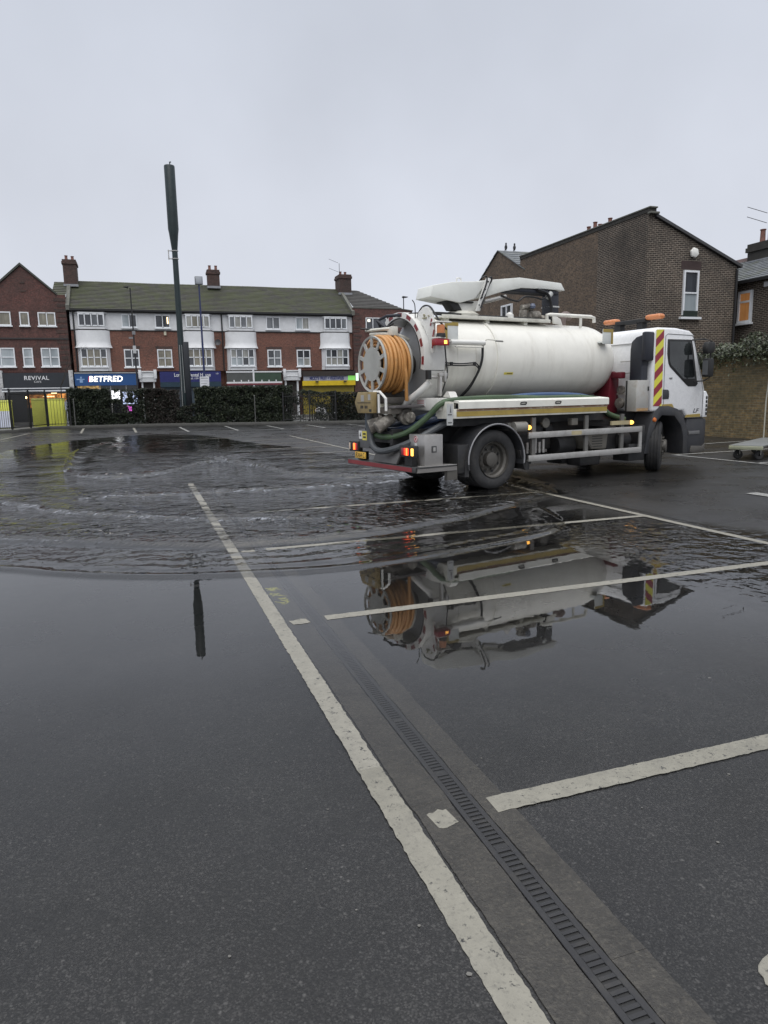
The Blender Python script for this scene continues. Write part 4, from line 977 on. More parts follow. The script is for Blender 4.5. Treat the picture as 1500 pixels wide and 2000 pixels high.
    chop = np.maximum(np.maximum(np.maximum(chop, mild*.30), right*.30), .002)
    z *= np.clip(wet*1.5, 0, 1)*np.clip((y-4.5), 0, 1); keep = wet > .003
    nx, ny = len(xs), len(ys); idx = np.arange(nx*ny).reshape(ny, nx)
    q = np.stack([idx[:-1, :-1], idx[:-1, 1:], idx[1:, 1:], idx[1:, :-1]], -1).reshape(-1, 4); q = q[keep[q].any(1)]
    used = np.unique(q); rm = np.full(nx*ny, -1); rm[used] = np.arange(len(used)); q = rm[q]
    me = bpy.data.meshes.new('water'); V = np.stack([x, y, np.maximum(z, -.0005)+.0068], 1)[used]
    me.vertices.add(len(V)); me.vertices.foreach_set('co', V.ravel()); me.loops.add(q.size); me.loops.foreach_set('vertex_index', q.ravel().astype(np.int32))
    me.polygons.add(len(q)); me.polygons.foreach_set('loop_start', np.arange(0, q.size, 4, dtype=np.int32))
    me.update(calc_edges=True); me.polygons.foreach_set('use_smooth', [True]*len(q))
    for nm, arr in (('depth', wet), ('chop', chop)):
        at = me.attributes.new(nm, 'FLOAT', 'POINT'); at.data.foreach_set('value', arr[used].astype(np.float32))
    m = bpy.data.materials.new('standing_water'); m.use_nodes = True; t = m.node_tree; t.nodes.clear()
    o = N(t, 'ShaderNodeOutputMaterial'); tr_ = N(t, 'ShaderNodeBsdfTransparent'); gl = N(t, 'ShaderNodeBsdfGlossy'); gl.inputs['Roughness'].default_value = .012
    tr_.inputs[0].default_value = (.98, .98, .97, 1)
    v = coords(t, True); ad = N(t, 'ShaderNodeAttribute', attribute_name='depth'); ac = N(t, 'ShaderNodeAttribute', attribute_name='chop')
    h = mth(t, 'ADD', nz(t, v, 7, 1.5, .5), mth(t, 'MULTIPLY', nz(t, v, 19, 1, .5), .22))
    h = mth(t, 'ADD', h, mth(t, 'MULTIPLY', nz(t, v, 3.2, 2, .5), 1.0))
    h = mth(t, 'MULTIPLY', h, ac.outputs['Fac'])
    bp_ = N(t, 'ShaderNodeBump'); bp_.inputs['Strength'].default_value = 1.; bp_.inputs['Distance'].default_value = .085; t.links.new(h, bp_.inputs['Height'])
    fr = N(t, 'ShaderNodeFresnel'); fr.inputs['IOR'].default_value = 1.72; t.links.new(bp_.outputs[0], fr.inputs['Normal']); t.links.new(bp_.outputs[0], gl.inputs['Normal'])
    grit = nz(t, v, 70, 4, .7); dd = ad.outputs['Fac']
    msk = mr(t, mth(t, 'ADD', dd, mth(t, 'MULTIPLY', mth(t, 'SUBTRACT', grit, .5), .3)), .05, .95)
    msk = mth(t, 'MULTIPLY', msk, mr(t, dd, 0, .25))
    f = mth(t, 'MULTIPLY', fr.outputs[0], msk)
    ms_ = N(t, 'ShaderNodeMixShader'); t.links.new(f, ms_.inputs[0]); t.links.new(tr_.outputs[0], ms_.inputs[1]); t.links.new(gl.outputs[0], ms_.inputs[2])
    t2 = N(t, 'ShaderNodeBsdfTransparent'); m2 = N(t, 'ShaderNodeMixShader'); t.links.new(mr(t, dd, 0, .3), m2.inputs[0]); t.links.new(t2.outputs[0], m2.inputs[1]); t.links.new(ms_.outputs[0], m2.inputs[2])
    t.links.new(m2.outputs[0], o.inputs[0]); me.materials.append(m)
    ob = bpy.data.objects.new('water', me); COL.objects.link(ob); ob['kind'] = 'structure'
water()

# ================================================================== TANKER TRUCK  (local: x forward, y left, z up; origin under the rear axle)
TK = thing('tanker_truck', 'white vacuum tanker truck with an orange hose reel on its rear door', 'truck', (5.107, 11.108, 0), R(11.5))
def T(mb, name, mat, par=None, **k): return mb.build(name, mat, par or TK, **k)
TY, TZ, TR = .05, 2.09, .672
# ---- wheels
def wheel(x, y, side, steer=0., dish=True, dual=False):
    """side -1: right-hand wheel, its outer face looks to -y"""
    s = side; r = .475
    w = MB()
    if dish:   # rear: deep dish, disc well inside
        prof = [(.29, 0), (.285, .05), (.255, .075), (.25, .15), (.225, .165), (.12, .15), (.115, .06), (.09, .05), (.0001, .05)]
    else:      # front: disc close to the outside, hub standing out
        prof = [(.29, 0), (.28, .03), (.25, .05), (.22, .0), (.13, -.025), (.125, -.085), (.10, -.10), (.0001, -.10)]
    w.lathe([(q, -s*0+(-s)*0+o*(-s)*-1*-1) for q, o in prof], (0, 0, 0), (0, 1, 0), 36)
    for k in range(10):
        a = 2*math.pi*k/10; d0 = .145 if dish else -.02
        c = Vector((math.cos(a)*.165, -s*d0, math.sin(a)*.165)); w.cyl(c, c+Vector((0, s*.03, 0)), .016, n=6)
    if dish:
        hb = MB()
        for k in range(8):
            a = 2*math.pi*(k+.5)/8; c = Vector((math.cos(a)*.205, -s*.158, math.sin(a)*.205)); hb.cyl(c, c+Vector((0, s*.006, 0)), .026, n=10)
    W_ = w.build('wheel', rim_steel, TK, loc=(x, y, r), rotz=steer)
    if dish: hb.build('hand_holes', black_rub, W_)
    def tyre(o, wd=.275):
        h = wd/2; p = [(.288, -h+.03), (.33, -h+.002), (.40, -h-.006), (.445, -h+.006), (.468, -h+.035)]
        g = []
        for u in (-.62, -.22, .22, .62): g += [(r, h*u-.012), (r-.012, h*u-.007), (r-.012, h*u+.007), (r, h*u+.012)]
        p += g+[(q, -a) for q, a in p[::-1]]
        mb = MB().lathe(p, (0, o, 0), (0, 1, 0), 48)
        t_ = mb.build('tyre', rubber, W_, ang=40); return t_
    tyre(-s*.135)
    if dual: tyre(-s*.46)
    return W_
wheel(0, -1.125, -1, dual=True); wheel(0, 1.125, 1, dual=True)
wheel(4.17, -1.03, -1, R(35), dish=False); wheel(4.12, 1.03, 1, R(38), dish=False)
# ---- chassis
b = MB()
for y in (-.40, .40): b.box(-1.5, 5.1, y-.04, y+.04, .74, 1.0)
for x in (-1.45, -.6, .6, 1.6, 2.6, 3.4): b.box(x-.05, x+.05, -.36, .36, .78, .96)
T(b, 'chassis', chassis, bevel=.006, seg=1)
b = MB().lathe([(.0001, -.75), (.07, -.75), (.075, -.3), (.2, -.15), (.22, 0), (.2, .15), (.075, .3), (.07, .75), (.0001, .75)], (0, 0, .475), (0, 1, 0), 16)
b.cyl((0, 0, .5), (.6, 0, .6), .1, .06).cyl((.6, 0, .6), (2.6, 0, .75), .05)
T(b, 'rear_axle', chassis)
b = MB().box(4.0, 4.14, -.85, .85, .42, .52)
for y in (-.4, .4): b.box(3.4, 4.8, y-.04, y+.04, .56, .62).box(-.7, .7, y-.04, y+.04, .60, .68)
T(b, 'front_axle', chassis)
# sub-frame and dark gear between chassis and tank
b = MB().box(-.9, 3.2, -.5, .55, 1.003, 1.12)
for x in (-.55, .55, 1.6, 2.7): b.box(x-.06, x+.06, -.62, .72, 1.123, 1.48)
b.box(-.7, 2.9, -.9, -.62, 1.02, 1.16)
T(b, 'subframe', chassis)
T(MB().box(.75, 1.25, -.85, -.45, .42, .98), 'battery_box', chassis, bevel=.02)
T(MB().box(1.3, 1.55, -.78, -.45, .55, .95).cyl((1.45, -.85, .90), (1.45, -.7, .90), .09), 'air_drier', chassis, bevel=.02)
T(MB().cyl((1.58, -.8, .60), (1.98, -.8, .60), .17), 'air_tank', chassis)
T(MB().box(.9, 1.9, -.5, .5, .35, .45).box(1.2, 1.6, -.3, .3, .45, .7), 'gearbox', chassis, bevel=.02)
T(MB().cyl((2.95, -.95, .65), (3.25, -.95, .65), .14), 'air_tank', chassis)
T(MB().box(-.75, -.52, -1.15, -.5, .30, .75), 'rear_valve_box', chassis, bevel=.02)
T(MB().box(.5, 1.6, -.86, -.8, .80, .84), 'pipe_carrier', chassis)
for k in range(5): T(MB().cyl((.82+.09*k, -.98, .52), (.82+.09*k, -.98, .7+.04*(k % 3)), .025).cyl((.82+.09*k, -.98, .56), (.82+.09*k, -.85, .56), .02), 'pipe_coupling', alu)
T(MB().box(2.7, 2.95, -1.0, -.5, .4, .9), 'valve_block', chassis, bevel=.02)
b = MB().box(-.6, 3.3, .5, .95, .45, .95); T(b, 'fuel_tank', chassis, bevel=.05)
b = MB().cyl((1.17, -1.06, 1.02), (1.17, -1.0, 1.02), .085, n=18).box(1.72, 1.87, -1.1, -1.0, .96, 1.08); T(b, 'filter_housing', M('tan_grey_housing', (.16, .15, .13), .6, dirt=(.05, .05, .04)), bevel=.01)
sl = MB().prism([(2.10, .52), (2.62, .50), (2.66, .80), (2.05, .86), (2.05, .70)], 'y', -1.08, -.6); SL = T(sl, 'silencer_box', M('sand_grey_silencer', (.15, .14, .12), .6, .2, dirt=(.06, .055, .045), damt=.5), bevel=.03)
MB().tube([(2.02, -1.10, .84), (2.06, -1.12, .70), (2.18, -1.11, .56)], .04).build('exhaust_pipe', rim_steel, SL)
for k in range(6): MB().box(2.24, 2.50, -1.086, -1.081, .56+.045*k, .572+.045*k).build('louvre', print_black, SL)
b = MB().box(2.0, 2.5, -1.05, -.7, .23, .42).box(1.9, 2.9, -.7, -.3, .25, .5); T(b, 'sump_guard', chassis, bevel=.03)
# ---- side guard
sg_ = T(MB().box(.66, 3.41, -1.20, -1.165, .785, .885), 'side_guard', alu, bevel=.006)
MB().box(.665, 3.41, -1.20, -1.165, .405, .505).build('lower_rail', alu, sg_, bevel=.006)
MB().box(3.34, 3.41, -1.197, -1.168, .507, .783).build('end_post', alu, sg_)
for x in (.80, 2.02, 2.92): MB().box(x-.04, x+.04, -1.163, -1.125, .40, 1.12).build('guard_bracket', M('dull_bracket', (.16, .155, .145), .55, .4, dirt=(.05, .05, .05)), sg_)
MB().box(1.62, 1.86, -1.203, -1.2005, .80, .87).build('reflector', M('faded_reflector', (.42, .36, .22), .5), sg_)
lg = T(MB().box(.66, 3.41, 1.165, 1.20, .785, .885).box(.66, 3.41, 1.165, 1.20, .405, .505), 'side_guard', alu)
# side marker lamps
for x, y, z, w in ((.675, -1.19, .965, .1), (3.13, -1.19, .962, .06)):
    MB().lathe([(.0001, -.03), (.025, -.025), (.038, 0), (.038, .03)], (x, y, z), (0, 1, 0), 14).build('side_marker_lamp', lit_amber, TK)
T(MB().box(2.60, 3.09, -1.19, -1.16, .93, 1.0), 'marker_bar', M('sandy_bar', (.40, .34, .20), .5, dirt=(.2, .18, .14)))
T(MB().cyl((.36, -1.15, .98), (.62, -1.15, .98), .085, n=18).box(.3, .4, -1.1, -.8, .93, 1.05), 'air_reservoir', M('grey_reservoir', (.22, .21, .19), .5, dirt=(.08, .08, .07)))
# ---- rear mudguard (both sides)
for s in (-1, 1):
    prof = []
    mb = MB(); n = 26
    vs = []; rr0, rr1 = .555, .58
    for k in range(n+1):
        a = R(-10+203*k/n); c_, s_ = math.cos(a), math.sin(a)
        for q in (rr0, rr1):
            for y in (1.19, .58): vs.append((c_*q, s*y, .475+s_*q))
    fs = []
    for k in range(n):
        o = 4*k
        fs += [(o, o+1, o+5, o+4), (o+2, o+6, o+7, o+3), (o, o+4, o+6, o+2), (o+1, o+3, o+7, o+5)]
    fs += [(0, 2, 3, 1), (4*n, 4*n+1, 4*n+3, 4*n+2)]
    g = T(mb.add(vs, fs), 'mudguard', dark_plastic)
    lip = MB().tube([(math.cos(R(a))*.572, s*1.195, .475+math.sin(R(a))*.572) for a in range(-8, 192, 8)], .012, 6)
    lip.build('mudguard_edge', M('light_rubber_edge', (.25, .25, .26), .5), g)
T(MB().box(-.62, -.54, -1.16, -.55, .24, .52).prism([(.50, .60), (.62, .60), (.70, .28), (.62, .28)], 'y', -.62, -1.15), 'mud_flap', rubber)
T(MB().cyl((.68, -1.12, .27), (.68, -1.12, .40), .05).box(.62, .76, -1.15, -1.08, .36, .40), 'drain_valve', chassis)
# ---- locker tray along both sides
for s in (-1, 1):
    x0, x1 = -.90, 2.50
    tr_b = T(MB().prism([(s*.72, 1.155), (s*1.19, 1.155), (s*1.19, 1.30), (s*.72, 1.30)], 'x', x0+.05, x1-.02), 'side_tray', cream_paint, bevel=.006)
    MB().box(x0+.1, x1-.03, s*1.192-.003, s*1.192+.003, 1.185, 1.262).build('reflective_stripe', ochre, tr_b)
    MB().box(x0+.1, x1-.02, s*1.194-.004, s*1.194+.004, 1.268, 1.298).build('rusty_hinge', rust, tr_b)
    fl = MB().prism([(s*1.208, 1.302), (s*1.208, 1.405), (s*1.19, 1.42), (s*.74, 1.46), (s*.74, 1.43), (s*1.18, 1.385), (s*1.185, 1.302)], 'x', x0+.14, x1).build('tray_flap', M('cream_white_flap', (.72, .71, .65), .4, dirt=(.35, .30, .22), damt=.35, dscale=3), tr_b)
    for x in (.52, 1.28):
        MB().tube([(x-.055, s*1.21, 1.345), (x-.05, s*1.225, 1.375), (x+.05, s*1.225, 1.375), (x+.055, s*1.21, 1.35)], .009, 6).box(x-.06, x+.06, s*1.211-.002, s*1.211+.002, 1.335, 1.35).build('flap_handle', print_black, fl)
ep = T(MB().prism([(-1.19, 1.155), (-.73, 1.155), (-.73, 1.43), (-1.19, 1.41)], 'x', -.93, -.847), 'tray_end', cream_paint, bevel=.005)
MB().box(-.985, -.87, -1.193, -1.1905, 1.06, 1.38).build('label_plate', grey_paint, ep)
MB().prism([(-.93, 1.25), (-.90, 1.25), (-.915, 1.36)], 'y', -1.1955, -1.194).box(-.965, -.89, -1.1955, -1.194, 1.21, 1.23).box(-.965, -.89, -1.1955, -1.194, 1.09, 1.11).build('label_print', M('label_print_grey', (.12, .12, .12), .6), ep)
# ---- tank
pr = [(.0001, -.62), (TR, -.62), (TR, 3.02)]
for k in range(1, 13):
    a = math.pi/2*k/12; pr.append((TR*math.cos(a)**.72 if k < 12 else .0001, 3.02+.60*math.sin(a)**1.15))
tank = T(MB().lathe(pr, (0, TY, TZ), (1, 0, 0), 72), 'tank', tank_paint, ang=50)
def ring(x, w, h, name, mat=tank_paint):
    MB().lathe([(TR-.005, -w/2), (TR+h, -w/2+.006), (TR+h, w/2-.006), (TR-.005, w/2)], (x, TY, TZ), (1, 0, 0), 72).build(name, mat, tank)
ring(.50, .07, .018, 'tank_rib'); ring(-.34, .03, .006, 'weld_seam'); ring(-.58, .07, .05, 'tank_flange')
MB().lathe([(TR+.003, -.26), (TR+.003, 3.0)], (0, TY, TZ), (1, 0, 0), 2, a0=0, a1=.5).build('weld_line', tank_paint, tank)
def on_tank(x, deg, off=.0):
    a = R(deg); return Vector((x, TY-(TR+off)*math.cos(a), TZ+(TR+off)*math.sin(a)))   # deg 0 = right side, 90 = top
def tank_patch(name, x0, x1, d0, d1, mat, par, off=.004):
    vs = []; n = 6
    for k in range(n+1):
        d = d0+(d1-d0)*k/n
        for x in (x0, x1): vs += [on_tank(x, d, off), on_tank(x, d, off-.003)]
    fs = [(4*k, 4*k+2, 4*k+6, 4*k+4) for k in range(n)]
    return MB().add(vs, fs).build(name, mat, par)
p = tank_patch('warning_sticker', .64, .84, -22, -18.5, label_yellow, tank)
tank_patch('sticker_print', .70, .82, -21, -19.5, M('sticker_brown', (.2, .15, .03), .5), p, .0055)
tank_patch('tank_stain', .02, .025, -40, 25, M('drip_stain', (.42, .38, .30), .6), tank)
# corner marker plates
for x0, x1, xo in ((-.66, -.40, -1), (2.86, 3.12, 1)):
    z0, z1 = 2.38, 2.645
    pl = T(MB().box(x0, x1, -.70, -.685, z0, z1).box(x0+.03, x1-.03, -.68, -.45, z0+.02, z0+.05), 'marker_plate', M('pale_plate', (.60, .62, .60), .45), bevel=.004)
    MB().box(x0, x1, -.704, -.7005, z1-.055, z1).box(*((x0, x0+.05) if xo < 0 else (x1-.05, x1)), -.704, -.7005, z0, z1-.056).build('corner_reflector', ochre, pl)
# door ram, hose loops and cables on the tank side
rm = T(MB().cyl((-.58, -.73, 2.335), (.10, -.73, 2.335), .043, n=14), 'door_ram', white_paint)
MB().cyl((-.72, -.73, 2.34), (-.58, -.73, 2.337), .022, n=10).box(-.80, -.71, -.76, -.70, 2.29, 2.39).build('ram_rod', alu, rm)
MB().tube([(-.50, -.755, 2.27), (-.1, -.755, 2.265), (.06, -.75, 2.27)], .013, 6).build('ram_pipe', tank_paint, rm)
MB().tube([(.12, -.72, 2.34), (.16, -.72, 2.39), (.35, -.70, 2.385), (.52, -.70, 2.37)], .010, 6).build('feed_pipe', cream_paint, rm)
MB().cyl((.36, -.70, 2.377), (.51, -.70, 2.372), .014, n=8).build('pipe_sleeve', M('dark_sleeve', (.2, .2, .19), .5), rm)
cb_ = T(MB().tube([(.10, -.70, 2.30), (.105, -.685, 2.1), (.06, -.67, 1.93), (.0, -.63, 1.78), (-.06, -.55, 1.62), (-.16, -.44, 1.47)], .014, 6).tube([(.085, -.69, 2.28), (.08, -.69, 2.1), (.03, -.68, 1.93), (-.03, -.64, 1.78), (-.10, -.55, 1.62), (-.2, -.44, 1.47)], .012, 6), 'hydraulic_hose', black_rub)
MB().tube([(-.66, -.70, 2.02), (-.35, -.705, 2.005), (-.1, -.705, 2.02), (.0, -.69, 1.99), (.04, -.68, 1.92)], .011, 6).tube([(-.66, -.70, 1.985), (-.35, -.705, 1.975), (-.1, -.705, 1.985), (.0, -.69, 1.95), (.03, -.68, 1.9)], .011, 6).box(-.56, -.52, -.725, -.69, 1.97, 2.03).box(-.10, -.06, -.725, -.69, 1.975, 2.035).build('branch_hose', black_rub, cb_)
T(MB().tube([(-.70, -.75, 2.3), (-.68, -.76, 2.05), (-.66, -.76, 1.9), (-.66, -.75, 1.78), (-.72, -.74, 1.72)], .012, 6).tube([(-.70, -.76, 1.72), (-.74, -.75, 1.6), (-.80, -.72, 1.45)], .012, 6), 'door_cable', black_rub)
lt = T(MB().box(-.84, -.68, -.80, -.74, 1.80, 1.86).box(-.84, -.80, -.82, -.74, 1.5, 1.8).box(-.75, -.71, -.82, -.74, 1.72, 1.88).cyl((-1.0, -.76, 1.80), (-.86, -.76, 1.79), .022), 'door_latch', alu, bevel=.008)
MB().box(-1.06, -.99, -.80, -.74, 1.76, 1.90).build('latch_block', print_black, lt)
# ---- rear door: dished end, hood ring with red/white tape
hood = MB(); n = 40; a0, a1 = 12, 128           # degrees from right side (-y) over the top
def ringpt(x, r, d): a = R(d); return (x, TY-r*math.cos(a), TZ+r*math.sin(a))
def arc_shell(mb, x0, x1, r0, r1, a0, a1, n=40, mi=0):
    vs = []; 
    for k in range(n+1):
        d = a0+(a1-a0)*k/n; vs += [ringpt(x0, r0, d), ringpt(x1, r0, d), ringpt(x1, r1, d), ringpt(x0, r1, d)]
    fs = []
    for k in range(n):
        o = 4*k; fs += [(o+i, o+(i+1) % 4, o+4+(i+1) % 4, o+4+i) for i in range(4)]
    fs += [(0, 1, 2, 3), (4*n+3, 4*n+2, 4*n+1, 4*n)]
    return mb.add(vs, fs, mi)
hd_ = T(arc_shell(MB(), -1.06, -.66, .665, .76, -14, 122), 'door_hood', white_paint, ang=30)
for a in range(-8, 122, 22): arc_shell(MB(), -1.064, -1.0605, .69, .75, a, a+10, 6).build('red_tape', red_strip, hd_)
arc_shell(MB(), -1.068, -1.04, .655, .668, -14, 122).build('rubber_seal', black_rub, hd_)
dpr = [(.0001, -.19)]+[(.66*math.sin(R(a)), -.19*math.cos(R(a))-.0) for a in range(10, 91, 10)]+[(.715, 0), (.715, .07), (.0001, .07)]
dr = T(MB().lathe(dpr, (-.70, TY, TZ), (1, 0, 0), 64), 'rear_door', M('door_shade_grey', (.40, .405, .41), .45, dirt=(.25, .24, .22), damt=.4))  # grey base puts the shade inside the hood into the dish colour
T(arc_shell(MB(), -.95, -.63, .735, .755, -72, -15), 'door_skirt', white_paint)
# bracket lobe with beacon and lamp, right of the hood
lb = T(MB().prism([(-.36, 2.66), (-.42, 2.80), (-.55, 2.87), (-.70, 2.85), (-.79, 2.74), (-.84, 2.60), (-.84, 2.40), (-.82, 2.16), (-.74, 2.16), (-.70, 2.4), (-.55, 2.58)], 'x', -.97, -.93), 'hinge_plate', white_paint, bevel=.008)
MB().tube([(-.95, -.34, 2.68), (-.95, -.42, 2.815), (-.95, -.55, 2.885), (-.95, -.71, 2.862), (-.95, -.84, 2.75), (-.90, -.93, 2.6), (-.8, -.95, 2.5)], .014, 6).build('edge_cable', black_rub, lb)
for y, z in ((-.80, 2.62), (-.86, 2.45), (-.84, 2.28)): MB().obox((-.974, y+.02, z), (.002, 0, 0), (0, .016, .006), (0, -.018, .05)).build('red_tape', red_strip, lb)
MB().box(-.99, -.97, -.66, -.56, 2.69, 2.71).cyl((-.99, -.6, 2.74), (-.97, -.6, 2.74), .02).cyl((-.99, -.72, 2.72), (-.97, -.72, 2.72), .012).build('plate_fixings', M('brassy_fixing', (.35, .33, .22), .5), lb)
T(MB().box(-1.0, -.74, -1.0, -.80, 2.60, 2.62).box(-1.0, -.84, -.99, -.80, 2.365, 2.385), 'lamp_bracket', white_paint, bevel=.01)
bc = T(MB().lathe([(.0001, 0), (.075, 0), (.07, .05), (.06, .06)], (-.90, -.93, 2.387), n=16), 'beacon', print_black)
MB().lathe([(.062, 0), (.062, .10), (.055, .125), (.0001, .13)], (-.90, -.93, 2.445), n=18).build('beacon_lens', amber, bc)
rl = T(MB().box(-1.02, -.78, -.99, -.85, 2.26, 2.36), 'tail_lamp', M('red_lens', (.28, .02, .03), .25), bevel=.012)
MB().box(-.88, -.83, -.996, -.991, 2.285, 2.335).build('lit_lens', lit_amber, rl)
T(MB().tube([(-1.22, .30, 2.60), (-1.28, .32, 2.74), (-1.2, .16, 2.80), (-1.05, -.05, 2.80)], .025, 6, smooth=False).box(-1.3, -1.0, .1, .30, 2.52, 2.56).tube([(-1.28, .32, 2.74), (-1.2, .05, 2.55), (-1.15, -.12, 2.46)], .03, 6, smooth=False), 'hose_guide', navy_plastic)
T(MB().tube([(-1.42, .46, 2.585), (-1.38, .1, 2.575), (-1.3, -.2, 2.57)], .028, 8).box(-1.34, -1.22, -.22, -.08, 2.46, 2.60).tube([(-1.40, .36, 2.52), (-1.34, .0, 2.50), (-1.25, -.18, 2.47)], .032, 8).tube([(-1.34, -.1, 2.5), (-1.1, -.1, 2.46), (-.95, -.1, 2.4)], .035, 8), 'guide_arm', cream_paint, bevel=.015)
T(MB().tube([(-1.5, .5, 2.62), (-1.4, .3, 2.60), (-1.3, .1, 2.60), (-1.2, -.05, 2.66)], .014, 6).tube([(-1.0, -.38, 2.72), (-1.0, -.37, 2.92), (-1.02, -.33, 3.0)], .008, 5), 'guide_hose', black_rub)
# lower skirt of the door, sticker box and outlet pipe
ob = T(MB().prism([(-.98, 1.28), (-.17, 1.28), (-.20, 1.48), (-1.02, 1.47)], 'x', -.98, -.66), 'rear_box', white_paint, bevel=.008)
MB().box(-.983, -.9805, -.62, -.34, 1.335, 1.445).build('sticker', label_white, ob)
for z in (1.36, 1.385, 1.41, 1.43): MB().box(-.985, -.9835, -.58, -.38, z, z+.008).build('sticker_print', print_red, ob)
MB().prism([(-1.04, 1.47), (-.84, 1.49), (-.93, 1.57), (-.98, 1.56)], 'x', -.80, -.66).build('box_gusset', white_paint, ob)
T(MB().tube([(-1.12, -.10, 1.26), (-1.12, -.32, 1.42), (-1.05, -.58, 1.58), (-.95, -.70, 1.72)], .058, 14), 'outlet_pipe', white_paint)
# ---- hose reel
RX0, RX1, RYc, RZc, RR = -1.60, -1.12, -.03, 2.02, .435
rl_ = thing('x', 'x', 'x'); bpy.data.objects.remove(rl_)
def flange(mb, x, s):
    nn = 10; th = .022
    mb.lathe([(.0001, -th/2), (.265, -th/2), (.265, th/2), (.0001, th/2)], (x, RYc, RZc), (1, 0, 0), 60)
    mb.lathe([(.405, -th/2), (RR, -th*.9), (RR+.008, 0), (RR, th*.9), (.405, th/2), (.405, -th/2)], (x, RYc, RZc), (1, 0, 0), 60)
    for k in range(nn):
        a = 2*math.pi*(k+.5)/nn; e1 = Vector((0, math.cos(a), math.sin(a))); e2 = Vector((0, -math.sin(a), math.cos(a)))
        mb.obox(Vector((x, RYc, RZc))+e1*.33, (th*.46, 0, 0), e1*.078, e2*.030)
    return mb
reel = T(flange(MB(), RX0, 1), 'hose_reel', reel_grey)
flange(MB(), RX1, 1).build('reel_flange', reel_grey, reel)
MB().cyl((RX0, RYc, RZc), (-.86, RYc, RZc), .17, n=24).build('reel_drum', M('dark_drum', (.04, .035, .03), .7), reel)
random.seed(21)
hz_ = MB(); hr = .029
for L, (rad, cnt) in enumerate(((.30, 8), (.352, 8), (.402, 7), (.44, 5))):
    for k in range(cnt):
        x = RX0+.045+(RX1-RX0-.09)*((k+.5+.25*(L % 2))/cnt)
        if x > RX1-.03: continue
        wob = random.uniform(-.012, .012); pts = []
        for j in range(37):
            a = 2*math.pi*j/36; rr = rad+.010*math.sin(2*a+k*1.7)+wob
            pts.append((x+.014*math.sin(a+k), RYc+rr*math.cos(a), RZc+rr*math.sin(a)))
        hz_.tube(pts, hr, 8, smooth=False)
hz_.build('wound_hose', orange_hose, reel, ang=60)
MB().tube([(-1.26, -.45, 2.05), (-1.25, -.48, 1.85), (-1.23, -.45, 1.65), (-1.20, -.41, 1.44)], .028, 8).build('hose_tail', orange_hose, reel)
T(MB().box(-1.58, -1.0, -.08, .02, 1.50, 1.60).box(-1.55, -1.1, -.28, .2, 1.40, 1.50), 'reel_mount', M('dark_mount', (.06, .055, .05), .6, dirt=(.2, .18, .15)), bevel=.01)
pn = T(MB().prism([(.145, 1.59), (.26, 1.425), (.16, 1.255), (-.32, 1.258), (-.335, 1.585)], 'x', -1.78, -1.70), 'drive_cover', brown_ochre, bevel=.008)
MB().box(-1.783, -1.7805, -.27, .16, 1.415, 1.425).build('cover_seam', print_black, pn)
MB().box(-1.783, -1.7805, -.27, -.19, 1.46, 1.55).box(-1.783, -1.7805, -.06, .04, 1.44, 1.54).build('cover_label', M('grey_label', (.35, .34, .32), .5), pn)
for k, y in enumerate((.04, -.01, -.10, -.15)): MB().box(-1.783, -1.7805, y-.018, y+.018, 1.33, 1.375).build('cover_print', print_black, pn)
MB().box(-1.783, -1.7805, -.29, -.22, 1.28, 1.32).build('cover_print', print_black, pn)
T(MB().tube([(-1.70, -.24, 1.585), (-1.66, -.36, 1.585), (-1.65, -.52, 1.48), (-1.65, -.52, 1.29)], .022, 8, smooth=False).tube([(-1.69, -.37, 1.55), (-1.69, -.37, 1.26)], .02, 8), 'reel_bracket', white_paint)
# valve cluster
vv = MB().cyl((-1.35, .05, 1.15), (-1.6, .2, 1.05), .10, .12).cyl((-1.35, -.12, 1.2), (-1.62, -.06, 1.04), .085, .10).lathe([(.0001, -.03), (.15, -.03), (.15, .03), (.0001, .03)], (-1.42, .08, 1.12), (-.25, .15, -.1), 18)
vv.cyl((-1.2, -.1, 1.22), (-1.2, -.42, 1.2), .09).lathe([(.0001, -.03), (.13, -.03), (.13, .03), (.0001, .03)], (-1.2, -.3, 1.21), (0, 1, 0), 16).cyl((-1.45, .22, 1.2), (-1.45, .22, 1.32), .05).box(-1.5, -1.1, -.3, .2, 1.26, 1.36)
for k in range(8): a = k*math.pi/4; vv.cyl((-1.45+.0, .08+math.cos(a)*.12, 1.12+math.sin(a)*.12), (-1.40, .08+math.cos(a)*.12, 1.12+math.sin(a)*.12), .018, n=6)
T(vv, 'outlet_valve', valve_metal, bevel=.008, loc=(-.06, -.20, -.02))
T(MB().prism([(-1.55, 1.37), (-1.05, 1.37), (-1.0, 1.33), (-1.58, 1.33)], 'y', -.66, -.3), 'valve_cover', M('dark_flap', (.06, .055, .055), .6), bevel=.008)
